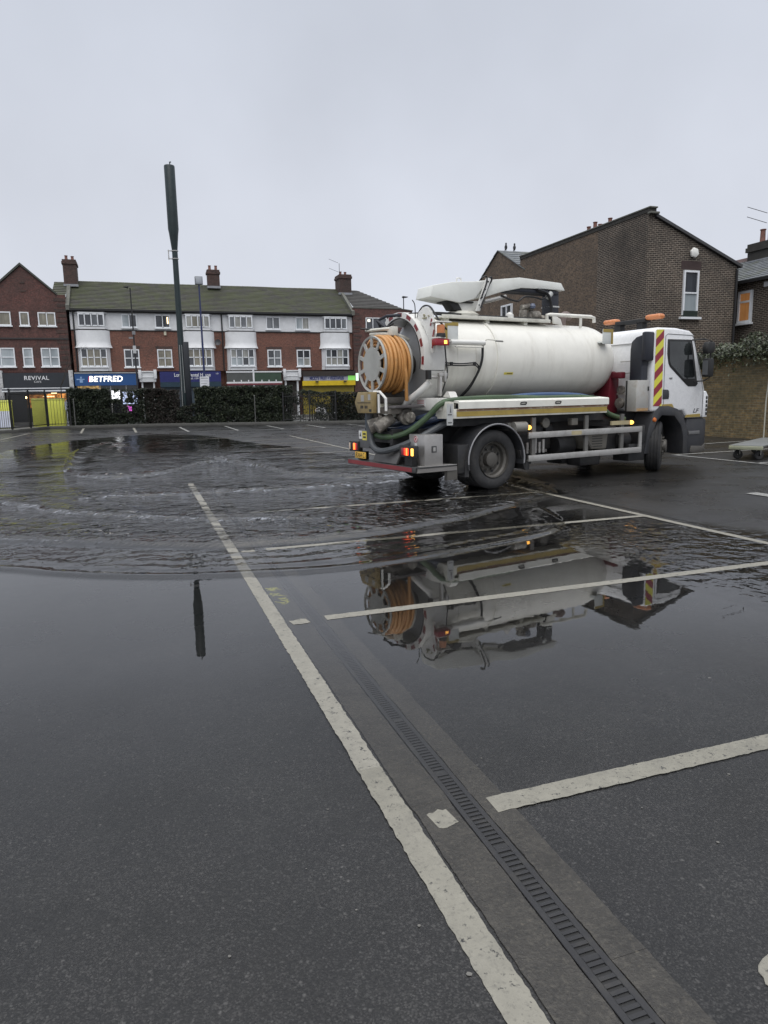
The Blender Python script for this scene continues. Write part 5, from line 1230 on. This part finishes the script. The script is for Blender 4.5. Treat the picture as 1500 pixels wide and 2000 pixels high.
# ---- draped hoses
gh = T(MB().tube([(1.9, -.85, 1.40), (.5, -.98, 1.455), (-.4, -1.0, 1.45), (-.93, -1.02, 1.40), (-1.12, -.86, 1.18), (-1.34, -.62, .95), (-1.50, -.33, .875), (-1.57, -.02, .91), (-1.58, .14, 1.03), (-1.55, .17, 1.34)], .046, 10, sub=8), 'suction_hose', green_hose)
T(MB().tube([(-.6, -.9, 1.16), (-1.0, -.9, 1.0), (-1.32, -.76, .82), (-1.55, -.5, .69), (-1.63, -.24, .66), (-1.65, -.06, .76), (-1.64, .02, 1.0), (-1.62, .06, 1.27)], .052, 10, sub=8), 'suction_hose', grey_hose)
T(MB().tube([(-.6, -.95, 1.22), (-1.02, -.75, 1.12), (-1.3, -.3, .98), (-1.35, .2, .98)], .05, 10, sub=8).tube([(-.6, -.8, 1.10), (-1.0, -.65, 1.0), (-1.2, -.25, .9), (-1.3, .2, .92)], .05, 10, sub=8).tube([(-.6, -.95, 1.30), (-1.0, -.7, 1.2), (-1.2, -.2, 1.06), (-1.25, .2, 1.04)], .048, 10, sub=8), 'suction_hose', blue_hose)
T(MB().tube([(-1.60, .13, 1.30), (-1.61, .12, 1.05), (-1.60, .04, .88)], .05, 10), 'suction_hose', M('slate_blue_hose', (.05, .07, .09), .5))
T(MB().tube([(.55, -.84, 1.45), (.95, -.86, 1.475), (1.5, -.86, 1.48), (2.1, -.86, 1.455), (2.5, -.8, 1.40)], .052, 10), 'lay_flat_hose', M('bright_blue_hose', (.035, .075, .17), .5))
T(MB().tube([(2.0, -1.0, 1.44), (2.4, -.95, 1.40), (2.62, -.9, 1.30), (2.8, -.95, 1.12), (3.15, -1.0, 1.02)], .045, 10).tube([(.4, -.98, 1.45), (1.2, -1.0, 1.44), (2.0, -1.0, 1.44), (2.45, -1.0, 1.40)], .04, 10), 'suction_hose', green_hose)
# ---- rear underrun bar, deck, lamps, boxes
dk = T(MB().box(-1.54, -.80, -1.19, .92, .43, .455).box(-1.585, -1.545, -1.19, .92, .375, .46), 'rear_step', M('dark_chequer', (.06, .06, .06), .5, .3, dirt=(.16, .15, .13), damt=.5), bevel=.004)
MB().box(-1.590, -1.5855, -1.13, .90, .385, .45).build('red_reflector', red_strip, dk)
MB().prism([(-1.50, -1.194), (-1.42, -1.03), (-.92, -1.03), (-.80, -1.194)], 'z', .4555, .462).build('bright_edge', alu, dk)
MB().box(-1.53, -.80, -1.196, -1.17, .37, .428).build('step_side', M('worn_step', (.2, .19, .18), .5, .3, dirt=(.08, .08, .07)), dk)
MB().box(-.97, -.78, -1.18, -1.1, .22, .427).build('step_hanger', rim_steel, dk)
sb_ = T(MB().box(-1.375, -1.04, -1.165, -.74, .463, .93), 'steel_locker', steel_box, bevel=.008)
MB().box(-1.25, -1.16, -1.172, -1.1655, .66, .76).build('latch', M('latch_dark', (.10, .10, .10), .4, .6), sb_)
MB().box(-1.225, -1.185, -1.18, -1.1725, .68, .74).build('latch_bolt', alu, sb_)
MB().cyl((-1.376, -.93, .86), (-1.380, -.93, .86), .05, n=20).box(-1.380, -1.3755, -.96, -.90, .765, .80).build('round_sticker', label_white, sb_)
MB().lathe([(.036, 0), (.036, .001), (.049, .001), (.049, 0)], (-1.382, -.93, .86), (1, 0, 0), 20).box(-1.3825, -1.3805, -.945, -.915, .84, .88).build('sticker_ring', print_red, sb_)
lb_ = T(MB().box(-1.56, -1.2, .20, .57, .67, .965), 'rear_cabinet', M('cabinet_grey', (.10, .10, .105), .5), bevel=.01)
MB().box(-1.563, -1.5605, .27, .42, .80, .95).build('yellow_label', label_yellow, lb_)
MB().box(-1.563, -1.5605, .43, .54, .82, .955).build('white_label', label_white, lb_)
MB().prism([(.455, .86), (.515, .86), (.485, .93)], 'x', -1.5655, -1.5635).box(-1.5655, -1.5635, .30, .39, .89, .92).box(-1.5655, -1.5635, .30, .39, .835, .865).build('label_print', print_black, lb_)
T(MB().box(-1.2, -1.0, -.74, .56, .46, 1.0), 'rear_void_block', print_black)  # black block added as the shade of the open void behind the hoses
T(MB().prism([(-1.575, .47), (-1.47, .68), (-1.43, .68), (-1.53, .47)], 'y', -.66, .08), 'deflector_plate', M('grey_deflector', (.075, .072, .07), .5), bevel=.01)
def lamp_unit(y0, y1, cells):
    h = T(MB().box(-1.585, -1.50, y0, y1, .60, .775), 'rear_lamp', print_black, bevel=.012)
    for a, c, m in cells: MB().box(-1.600, -1.586, a, c, .63, .74).build('lamp_lens', m, h, bevel=.01)
lamp_unit(-1.20, -.78, ((-1.185, -1.125, lit_amber), (-1.055, -1.03, lit_red), (-1.03, -.985, lit_red2), (-.985, -.93, lit_red), (-.925, -.86, M('red_lens', (.28, .02, .03), .25))))
lamp_unit(.52, .86, ((.54, .59, M('red_lens', (.28, .02, .03), .25)), (.59, .63, lit_red), (.63, .69, lit_red2), (.80, .84, M('pale_lens', (.6, .5, .4), .3))))
for y0 in (-1.0, .5): T(MB().box(-1.50, -1.40, y0, y0+.2, .46, .60), 'lamp_mount', print_black)
pt = T(MB().box(-1.590, -1.575, .28, .64, .495, .60), 'number_plate', yellow_plate, bevel=.004)
text('RX64 C', 'plate_text', print_black, .115, (-1.592, .46, .546), (R(90), 0, R(-90)), pt, ext=.0006, sx=.8)
# ---- top deck: walkway, pedestal, boom, rail, pump
wk = T(MB().box(-.42, 1.95, -.28, .42, 2.765, 2.79).box(-.42, 1.95, -.30, -.275, 2.755, 2.815).box(-.42, 1.95, .42, .445, 2.755, 2.815), 'walkway', cream_paint, bevel=.004)
for x in (-.3, .55, 1.4): MB().box(x-.04, x+.04, -.26, .4, 2.70, 2.764).build('walkway_support', cream_paint, wk)
T(MB().tube([(-1.0, -.2, 2.8), (-.6, -.1, 2.84), (-.2, -.2, 2.82), (.6, -.24, 2.82), (1.3, -.2, 2.83), (2.0, -.2, 2.82)], .02, 6).tube([(-1., .1, 2.78), (-.5, .0, 2.86), (.0, -.25, 2.83)], .02, 6), 'deck_hose', black_rub)
pd = T(MB().lathe([(.0001, 0), (.30, 0), (.31, .05), (.26, .08), (.24, .10), (.0001, .10)], (.18, 0, 2.80), n=36), 'boom_pedestal', cream_paint)
MB().prism([(-.10, 3.06), (.44, 3.08), (.40, 2.905), (.06, 2.905)], 'y', -.15, .15).build('slew_column', white_paint, pd, bevel=.01)
MB().prism([(-.20, 3.04), (-.02, 3.05), (.08, 2.91), (-.10, 2.91)], 'y', -.17, .05).box(-.26, .3, -.2, .1, 3.03, 3.06).build('slew_motor', print_black, pd, bevel=.01)
bo = T(MB().prism([(-.60, 3.09), (-.55, 3.27), (-.17, 3.345), (.50, 3.40), (.55, 3.36), (.30, 3.10), (-.0, 3.02)], 'y', -.22, .22), 'boom', M('boom_paint', (.70, .71, .67), .4, dirt=(.4, .38, .32), damt=.25, var=.03), bevel=.012)
MB().prism([(.38, 3.40), (1.34, 3.52), (2.32, 3.485), (2.42, 3.36), (1.95, 3.36), (1.38, 3.345), (.95, 3.26), (.50, 3.13), (.30, 3.12)], 'y', -.17, .17).build('front_arm', M('boom_paint', (.7, .7, .7)), bo, bevel=.01)
MB().prism([(.30, 2.90), (.395, 2.90), (.63, 3.44), (.54, 3.46)], 'y', -.245, -.221).build('link_plate', white_paint, bo, bevel=.006)
for k in range(4): MB().cyl((.375+.065*k, -.250, 3.0+.13*k), (.375+.065*k, -.2455, 3.0+.13*k), .013, n=8).build('link_bolt', print_black, bo)
MB().tube([(.42, -.26, 3.44), (.50, -.27, 3.47), (.52, -.27, 3.38), (.45, -.26, 3.2), (.40, -.26, 3.1)], .014, 6).tube([(.58, -.2, 3.40), (.64, -.22, 3.47), (.66, -.22, 3.42), (.58, -.22, 3.3), (.40, -.26, 2.95)], .016, 6).build('boom_hose', black_rub, bo)
MB().tube([(.02, -.1, 3.37), (.02, -.1, 3.43), (.10, -.1, 3.43), (.10, -.1, 3.37)], .012, 6).build('lifting_eye', white_paint, bo)
MB().cyl((.58, -.12, 3.08), (1.05, -.12, 3.19), .038, n=12).build('luffing_ram', alu, bo)
MB().tube([(.92, -.16, 3.2), (1.10, -.17, 3.14), (1.3, -.17, 3.12), (1.45, -.17, 3.2), (1.7, -.17, 3.20), (1.85, -.17, 3.18), (1.98, -.17, 3.24)], .016, 6).tube([(1.75, -.16, 3.34), (1.98, -.17, 3.28), (2.08, -.17, 3.1), (2.1, -.17, 2.82)], .028, 8).build('arm_hose', black_rub, bo)
MB().box(2.12, 2.32, -.12, .12, 2.82, 3.30).box(1.15, 2.3, -.14, .14, 3.28, 3.35).build('down_pipe', navy_plastic, bo, bevel=.015)
MB().cyl((2.02, -.14, 3.22), (2.1, -.14, 3.30), .05).box(2.12, 2.33, -.125, .125, 3.06, 3.085).build('pipe_clip', grey_paint, bo)
pu = T(MB().cyl((1.48, -.1, 2.82), (1.48, -.1, 2.98), .07).cyl((1.42, -.12, 3.02), (1.60, -.12, 3.05), .05).cyl((1.62, -.12, 2.9), (1.82, -.12, 2.9), .08).lathe([(.0001, 0), (.06, .0), (.08, .05), (.05, .10), (.0001, .11)], (1.64, -.1, 2.98), n=14).cyl((1.85, -.12, 2.84), (1.95, -.12, 2.84), .07).box(1.40, 1.95, -.2, .05, 2.80, 2.835), 'top_valve', valve_metal, bevel=.006)
MB().lathe([(.0001, 0), (.05, .01), (.06, .05), (.04, .09), (.0001, .10)], (1.64, -.16, 3.0), n=12).build('valve_motor', M('steel_blue', (.12, .14, .2), .4), pu)
T(MB().lathe([(.0001, 0), (.075, 0), (.07, .06), (.03, .10), (.0001, .105)], (1.08, -.2, 2.815), n=16), 'vent_cap', white_paint)
rt_ = T(MB().tube([(1.90, -.26, 2.80), (1.88, -.28, 2.895), (1.95, -.28, 2.905), (2.98, -.28, 2.905), (3.06, -.28, 2.89), (3.07, -.28, 2.80)], .032, 10, smooth=False), 'hand_rail', tank_paint)
MB().prism([(2.02, 2.75), (2.25, 2.72), (2.2, 2.83), (2.1, 2.88), (2.0, 2.88)], 'y', -.30, -.27).box(2.7, 2.75, -.29, -.26, 2.7, 2.89).build('rail_foot', tank_paint, rt_, bevel=.006)
T(MB().tube([(2.72, .2, 2.72), (2.74, .2, 2.93), (2.82, .2, 2.98), (2.92, .2, 2.93)], .07, 12), 'vent_pipe', M('brown_grey_vent', (.16, .12, .11), .6))
# ---- pump and control cabinet between tank and cab
T(MB().prism([(3.30, 1.02), (3.58, 1.02), (3.60, 1.75), (3.50, 1.90), (3.36, 1.90)], 'y', -.46, -.1).box(3.30, 3.6, -.1, .6, 1.02, 1.7), 'vacuum_pump', red_paint, bevel=.02)
T(MB().box(3.36, 3.5, -.70, -.47, 1.76, 1.88), 'red_guard', red_paint, bevel=.02)
T(MB().cyl((3.45, -.6, 1.3), (3.5, -.6, 1.3), .10).cyl((3.5, -.58, 1.55), (3.55, -.58, 1.55), .08).box(3.5, 3.55, -.75, -.5, 1.46, 1.49), 'pump_fittings', valve_metal)
ct = T(MB().box(3.25, 3.585, -1.165, -.91, 1.155, 1.715), 'control_cabinet', M('dull_alu_cabinet', (.47, .46, .43), .45, .35, dirt=(.25, .17, .09), damt=.5, dscale=6), bevel=.008)
MB().box(3.247, 3.2495, -.96, -.925, 1.16, 1.71).build('cabinet_seam', print_black, ct)
MB().box(3.27, 3.575, -1.1665, -1.1655, 1.16, 1.21).build('rust_band', M('rust_band_paint', (.4, .24, .10), .6, dirt=(.45, .42, .36), damt=.7, dscale=12), ct)
MB().box(3.55, 3.58, -1.175, -1.1655, 1.52, 1.6).build('cabinet_latch', print_black, ct)
# ---- cab
prof = [(3.72, 1.13), (3.70, 2.52), (3.76, 2.64), (3.86, 2.668), (4.35, 2.672), (4.74, 2.635), (4.86, 2.57), (4.92, 2.45), (5.17, 1.82), (5.30, 1.48), (5.335, 1.30), (5.335, .98), (4.78, .98), (4.66, 1.13)]
cabm = M('cab_white_paint', (.76, .765, .77), .28, dirt=(.42, .40, .36), damt=.22, coat=.4, var=.03, dscale=1.3)
n = 5; mb = MB()
lay = [(-1.10, 0.), (-1.085, .03), (-1.0, .05), (1.0, .05), (1.085, .03), (1.10, 0.)]
cx, cz = 4.5, 1.9
vs = []
for y, g in ((-1.125, 0), (1.125, 0)): vs += [(x, y, z) for x, z in prof]
k = len(prof)
mb.add(vs, [tuple(range(k)), tuple(range(2*k-1, k-1, -1))]+[(i, i+k, (i+1) % k+k, (i+1) % k) for i in range(k)])
cab = T(mb, 'cab', cabm, bevel=.05, seg=3, ang=40)
# rear wall ribs and vents
MB().box(3.68, 3.698, -.70, -.15, 2.40, 2.41).box(3.68, 3.698, -.70, -.69, 1.3, 2.40).build('rear_panel_seam', M('seam_grey', (.25, .25, .25), .5), cab)
for z in (2.08, 1.86): MB().tube([(3.68, -.72, z), (3.66, -.70, z), (3.66, -.45, z), (3.68, -.43, z)], .011, 6).build('grab_rail', alu, cab)
# air intake and snorkel on the rear right corner
it = MB().prism([(-.78, 1.30), (-.775, 2.28), (-.80, 2.42), (-.90, 2.50), (-1.04, 2.53), (-1.06, 2.02), (-1.04, 1.95), (-1.0, 1.25)], 'x', 3.50, 3.69)
IT = T(it, 'air_intake', navy_plastic, bevel=.025)
MB().box(3.47, 3.70, -1.16, -1.05, 2.06, 2.58).build('snorkel', navy_plastic, IT, bevel=.03)
MB().box(3.51, 3.68, -1.05, -.9, 1.15, 2.05).build('intake_duct', navy_plastic, IT, bevel=.02)
MB().box(3.497, 3.4995, -1.0, -.80, 2.10, 2.108).build('intake_seam', print_black, IT)
# chevron panel
def chev_mat():
    m, t, b_, o = newmat('red_yellow_chevron'); v = coords(t); sp = N(t, 'ShaderNodeSeparateXYZ'); t.links.new(v, sp.inputs[0])
    s = mth(t, 'SUBTRACT', sp.outputs['Z'], mth(t, 'MULTIPLY', sp.outputs['X'], .82))
    f = mth(t, 'GREATER_THAN', mth(t, 'FRACT', mth(t, 'MULTIPLY', mth(t, 'ADD', s, 10.09), 1/.30)), .5)
    c = mix(t, f, (.26, .018, .035), (.68, .64, .06)); t.links.new(c, b_.inputs['Base Color']); b_.inputs['Roughness'].default_value = .35; return m
cv = MB().prism([(3.77, 1.235), (4.00, 1.235), (3.985, 2.63), (3.775, 2.62)], 'y', -1.131, -1.1262)
cv.build('chevron_panel', chev_mat(), cab)
# door: shut line, window, handle, reflectors, badge
MB().tube([(4.06, -1.127, 1.16), (4.045, -1.127, 1.7), (4.04, -1.127, 2.52), (4.10, -1.127, 2.555), (4.80, -1.127, 2.545), (4.86, -1.127, 2.50), (5.10, -1.127, 1.85), (5.22, -1.127, 1.5), (5.22, -1.127, 1.0)], .006, 4, smooth=False).build('door_gap', M('gap_grey', (.12, .12, .12), .6), cab)
wf = MB().prism([(4.10, 2.46), (4.79, 2.465), (4.85, 2.30), (5.0, 1.72), (5.035, 1.64), (4.98, 1.59), (4.76, 1.59), (4.70, 1.62), (4.20, 1.95), (4.145, 2.02), (4.10, 2.2)], 'y', -1.134, -1.1262)
WF = wf.build('door_window', print_black, cab, bevel=.004)
MB().prism([(4.145, 2.42), (4.755, 2.425), (4.94, 1.735), (4.60, 1.735), (4.22, 1.985), (4.175, 2.06)], 'y', -1.137, -1.1345).build('window_glass', cab_glass, WF)
MB().prism([(4.26, 1.97), (4.55, 1.76), (4.60, 1.80), (4.45, 1.95)], 'y', -1.1385, -1.1375).build('seat_glint', M('dim_interior', (.05, .055, .055), .3), WF)
MB().prism([(4.02, 1.36), (4.19, 1.36), (4.205, 1.40), (4.20, 1.50), (4.17, 1.535), (4.02, 1.54)], 'y', -1.133, -1.1262).build('door_handle', dark_plastic, cab, bevel=.006)
MB().prism([(4.02, 1.20), (4.36, 1.195), (4.30, 1.27), (4.02, 1.265)], 'y', -1.133, -1.1262).build('side_reflector', ochre, cab)
MB().prism([(4.70, 1.0), (5.16, 1.0), (5.16, 1.06), (4.74, 1.05)], 'y', -1.133, -1.1262).build('side_reflector', ochre, cab)
text('LF', 'badge', M('badge_grey', (.06, .06, .065), .4), .11, (5.01, -1.128, 1.12), FACE_S, cab, ext=.002, shear=.3, sx=1.5, offset=.002)
text('180', 'badge', M('badge_grey', (.06, .06, .065), .4), .05, (4.23, -1.128, 1.74), FACE_S, cab, ext=.002, sx=1.4)
MB().box(4.66, 4.74, -1.0, -.93, 2.63, 2.66).build('roof_lamp', print_black, cab)
# windscreen and front
MB().prism([(4.945, 2.44), (4.955, 2.445), (5.205, 1.80), (5.195, 1.795)], 'y', -.98, .98).build('windscreen', cab_glass, cab)
MB().box(5.337, 5.345, -.8, .8, 1.05, 1.42).build('front_grille', print_black, cab)
co = MB().prism([(5.22, .99), (5.36, .99), (5.375, 1.40), (5.30, 1.50), (5.23, 1.48)], 'y', -1.14, -1.03).build('corner_panel', cabm, cab, bevel=.015)
for k in range(5): MB().box(5.30, 5.345, -1.145, -1.1405, 1.03+.078*k, 1.085+.078*k).build('corner_vent', print_black, co)
bm_ = T(MB().prism([(4.78, .34), (4.84, .29), (5.28, .30), (5.40, .38), (5.41, .95), (5.30, .975), (4.80, .975)], 'y', -1.10, 1.10), 'front_bumper', dark_plastic, bevel=.03)
MB().box(5.33, 5.415, -1.06, -.85, .70, .84).build('headlamp', lit_white, bm_, bevel=.015); MB().box(5.33, 5.415, .85, 1.06, .70, .84).build('headlamp', lit_white, bm_, bevel=.015)
MB().prism([(4.95, .44), (5.30, .42), (5.38, .48), (5.38, .33), (5.28, .295), (4.92, .31)], 'y', -1.118, -1.095).build('bumper_scuff', rim_steel, bm_, bevel=.01)
MB().box(4.86, 5.2, -1.115, -1.101, .66, .73).build('cab_step', M('step_grey', (.13, .13, .13), .5), bm_, bevel=.01)
# wheel-arch plastics
ar = [(3.56, .36), (3.68, .36), (3.76, .70), (3.88, .95), (4.02, 1.06), (4.38, 1.04), (4.58, .86), (4.66, .66), (4.68, .30), (4.80, .30), (4.80, .76), (4.66, 1.0), (4.47, 1.17), (4.2, 1.235), (3.95, 1.235), (3.80, 1.12), (3.66, .85)]
for s in (-1, 1):
    aw = T(MB().prism(ar, 'y', s*1.14, s*.72), 'wheel_arch', dark_plastic, bevel=.012)
    if s < 0: MB().lathe([(.0001, -.02), (.035, -.015), (.045, .01)], (3.80, -1.15, .985), (0, 1, 0), 12).build('indicator', M('orange_lens', (.6, .16, .03), .3), aw)
T(MB().box(3.5, 4.75, -.72, .72, .62, 1.12), 'engine_bay', print_black)
T(MB().box(3.16, 3.60, -1.12, -.75, .25, .56).box(3.40, 3.55, -1.15, -.75, .56, .9), 'front_mud_flap', chassis, bevel=.01)
# mirrors
mrr = T(MB().prism([(4.92, 2.19), (5.10, 2.20), (5.15, 2.28), (5.14, 2.41), (4.95, 2.42), (4.90, 2.30)], 'y', -1.40, -1.27), 'mirror', print_black, bevel=.03)
MB().box(4.95, 5.12, -1.41, -1.26, 1.76, 2.11).build('main_mirror', print_black, mrr, bevel=.035)
MB().box(4.942, 4.949, -1.39, -1.28, 1.80, 2.07).build('mirror_glass', M('dim_mirror', (.12, .125, .13), .15), mrr)
MB().tube([(4.80, -1.10, 2.46), (4.95, -1.30, 2.465), (5.03, -1.38, 2.43), (5.03, -1.38, 1.75), (4.98, -1.3, 1.69), (4.9, -1.11, 1.68)], .014, 6, smooth=False).build('mirror_arm', print_black, mrr)
mr2 = T(MB().box(4.93, 5.13, 1.24, 1.50, 1.76, 2.11), 'mirror', print_black, bevel=.03)
# light bar on the cab roof
bar = T(MB().box(4.42, 4.62, -.32, .42, 2.86, 2.93).box(4.45, 4.6, -.25, -.1, 2.66, 2.87).box(4.45, 4.6, .3, .45, 2.66, 2.87), 'light_bar', print_black, bevel=.015)
for y0, y1 in ((-.66, -.30), (.42, .76)): MB().box(4.43, 4.62, y0, y1, 2.895, 2.995).build('beacon_lens', amber, bar, bevel=.05, seg=3)
# beam of the right-hand headlamp
hl = bpy.data.lights.new('headlamp_beam', 'SPOT'); hl.energy = 330; hl.color = (1, .88, .50); hl.spot_size = R(36); hl.spot_blend = 1.; hl.shadow_soft_size = .08
for y in (-.95, .95):
    ho = bpy.data.objects.new('headlamp_beam', hl); COL.objects.link(ho); ho.parent = TK; ho.location = (5.46, y, .77); ho.rotation_euler = Vector((1, .47, -.035)).to_track_quat('-Z', 'Y').to_euler()
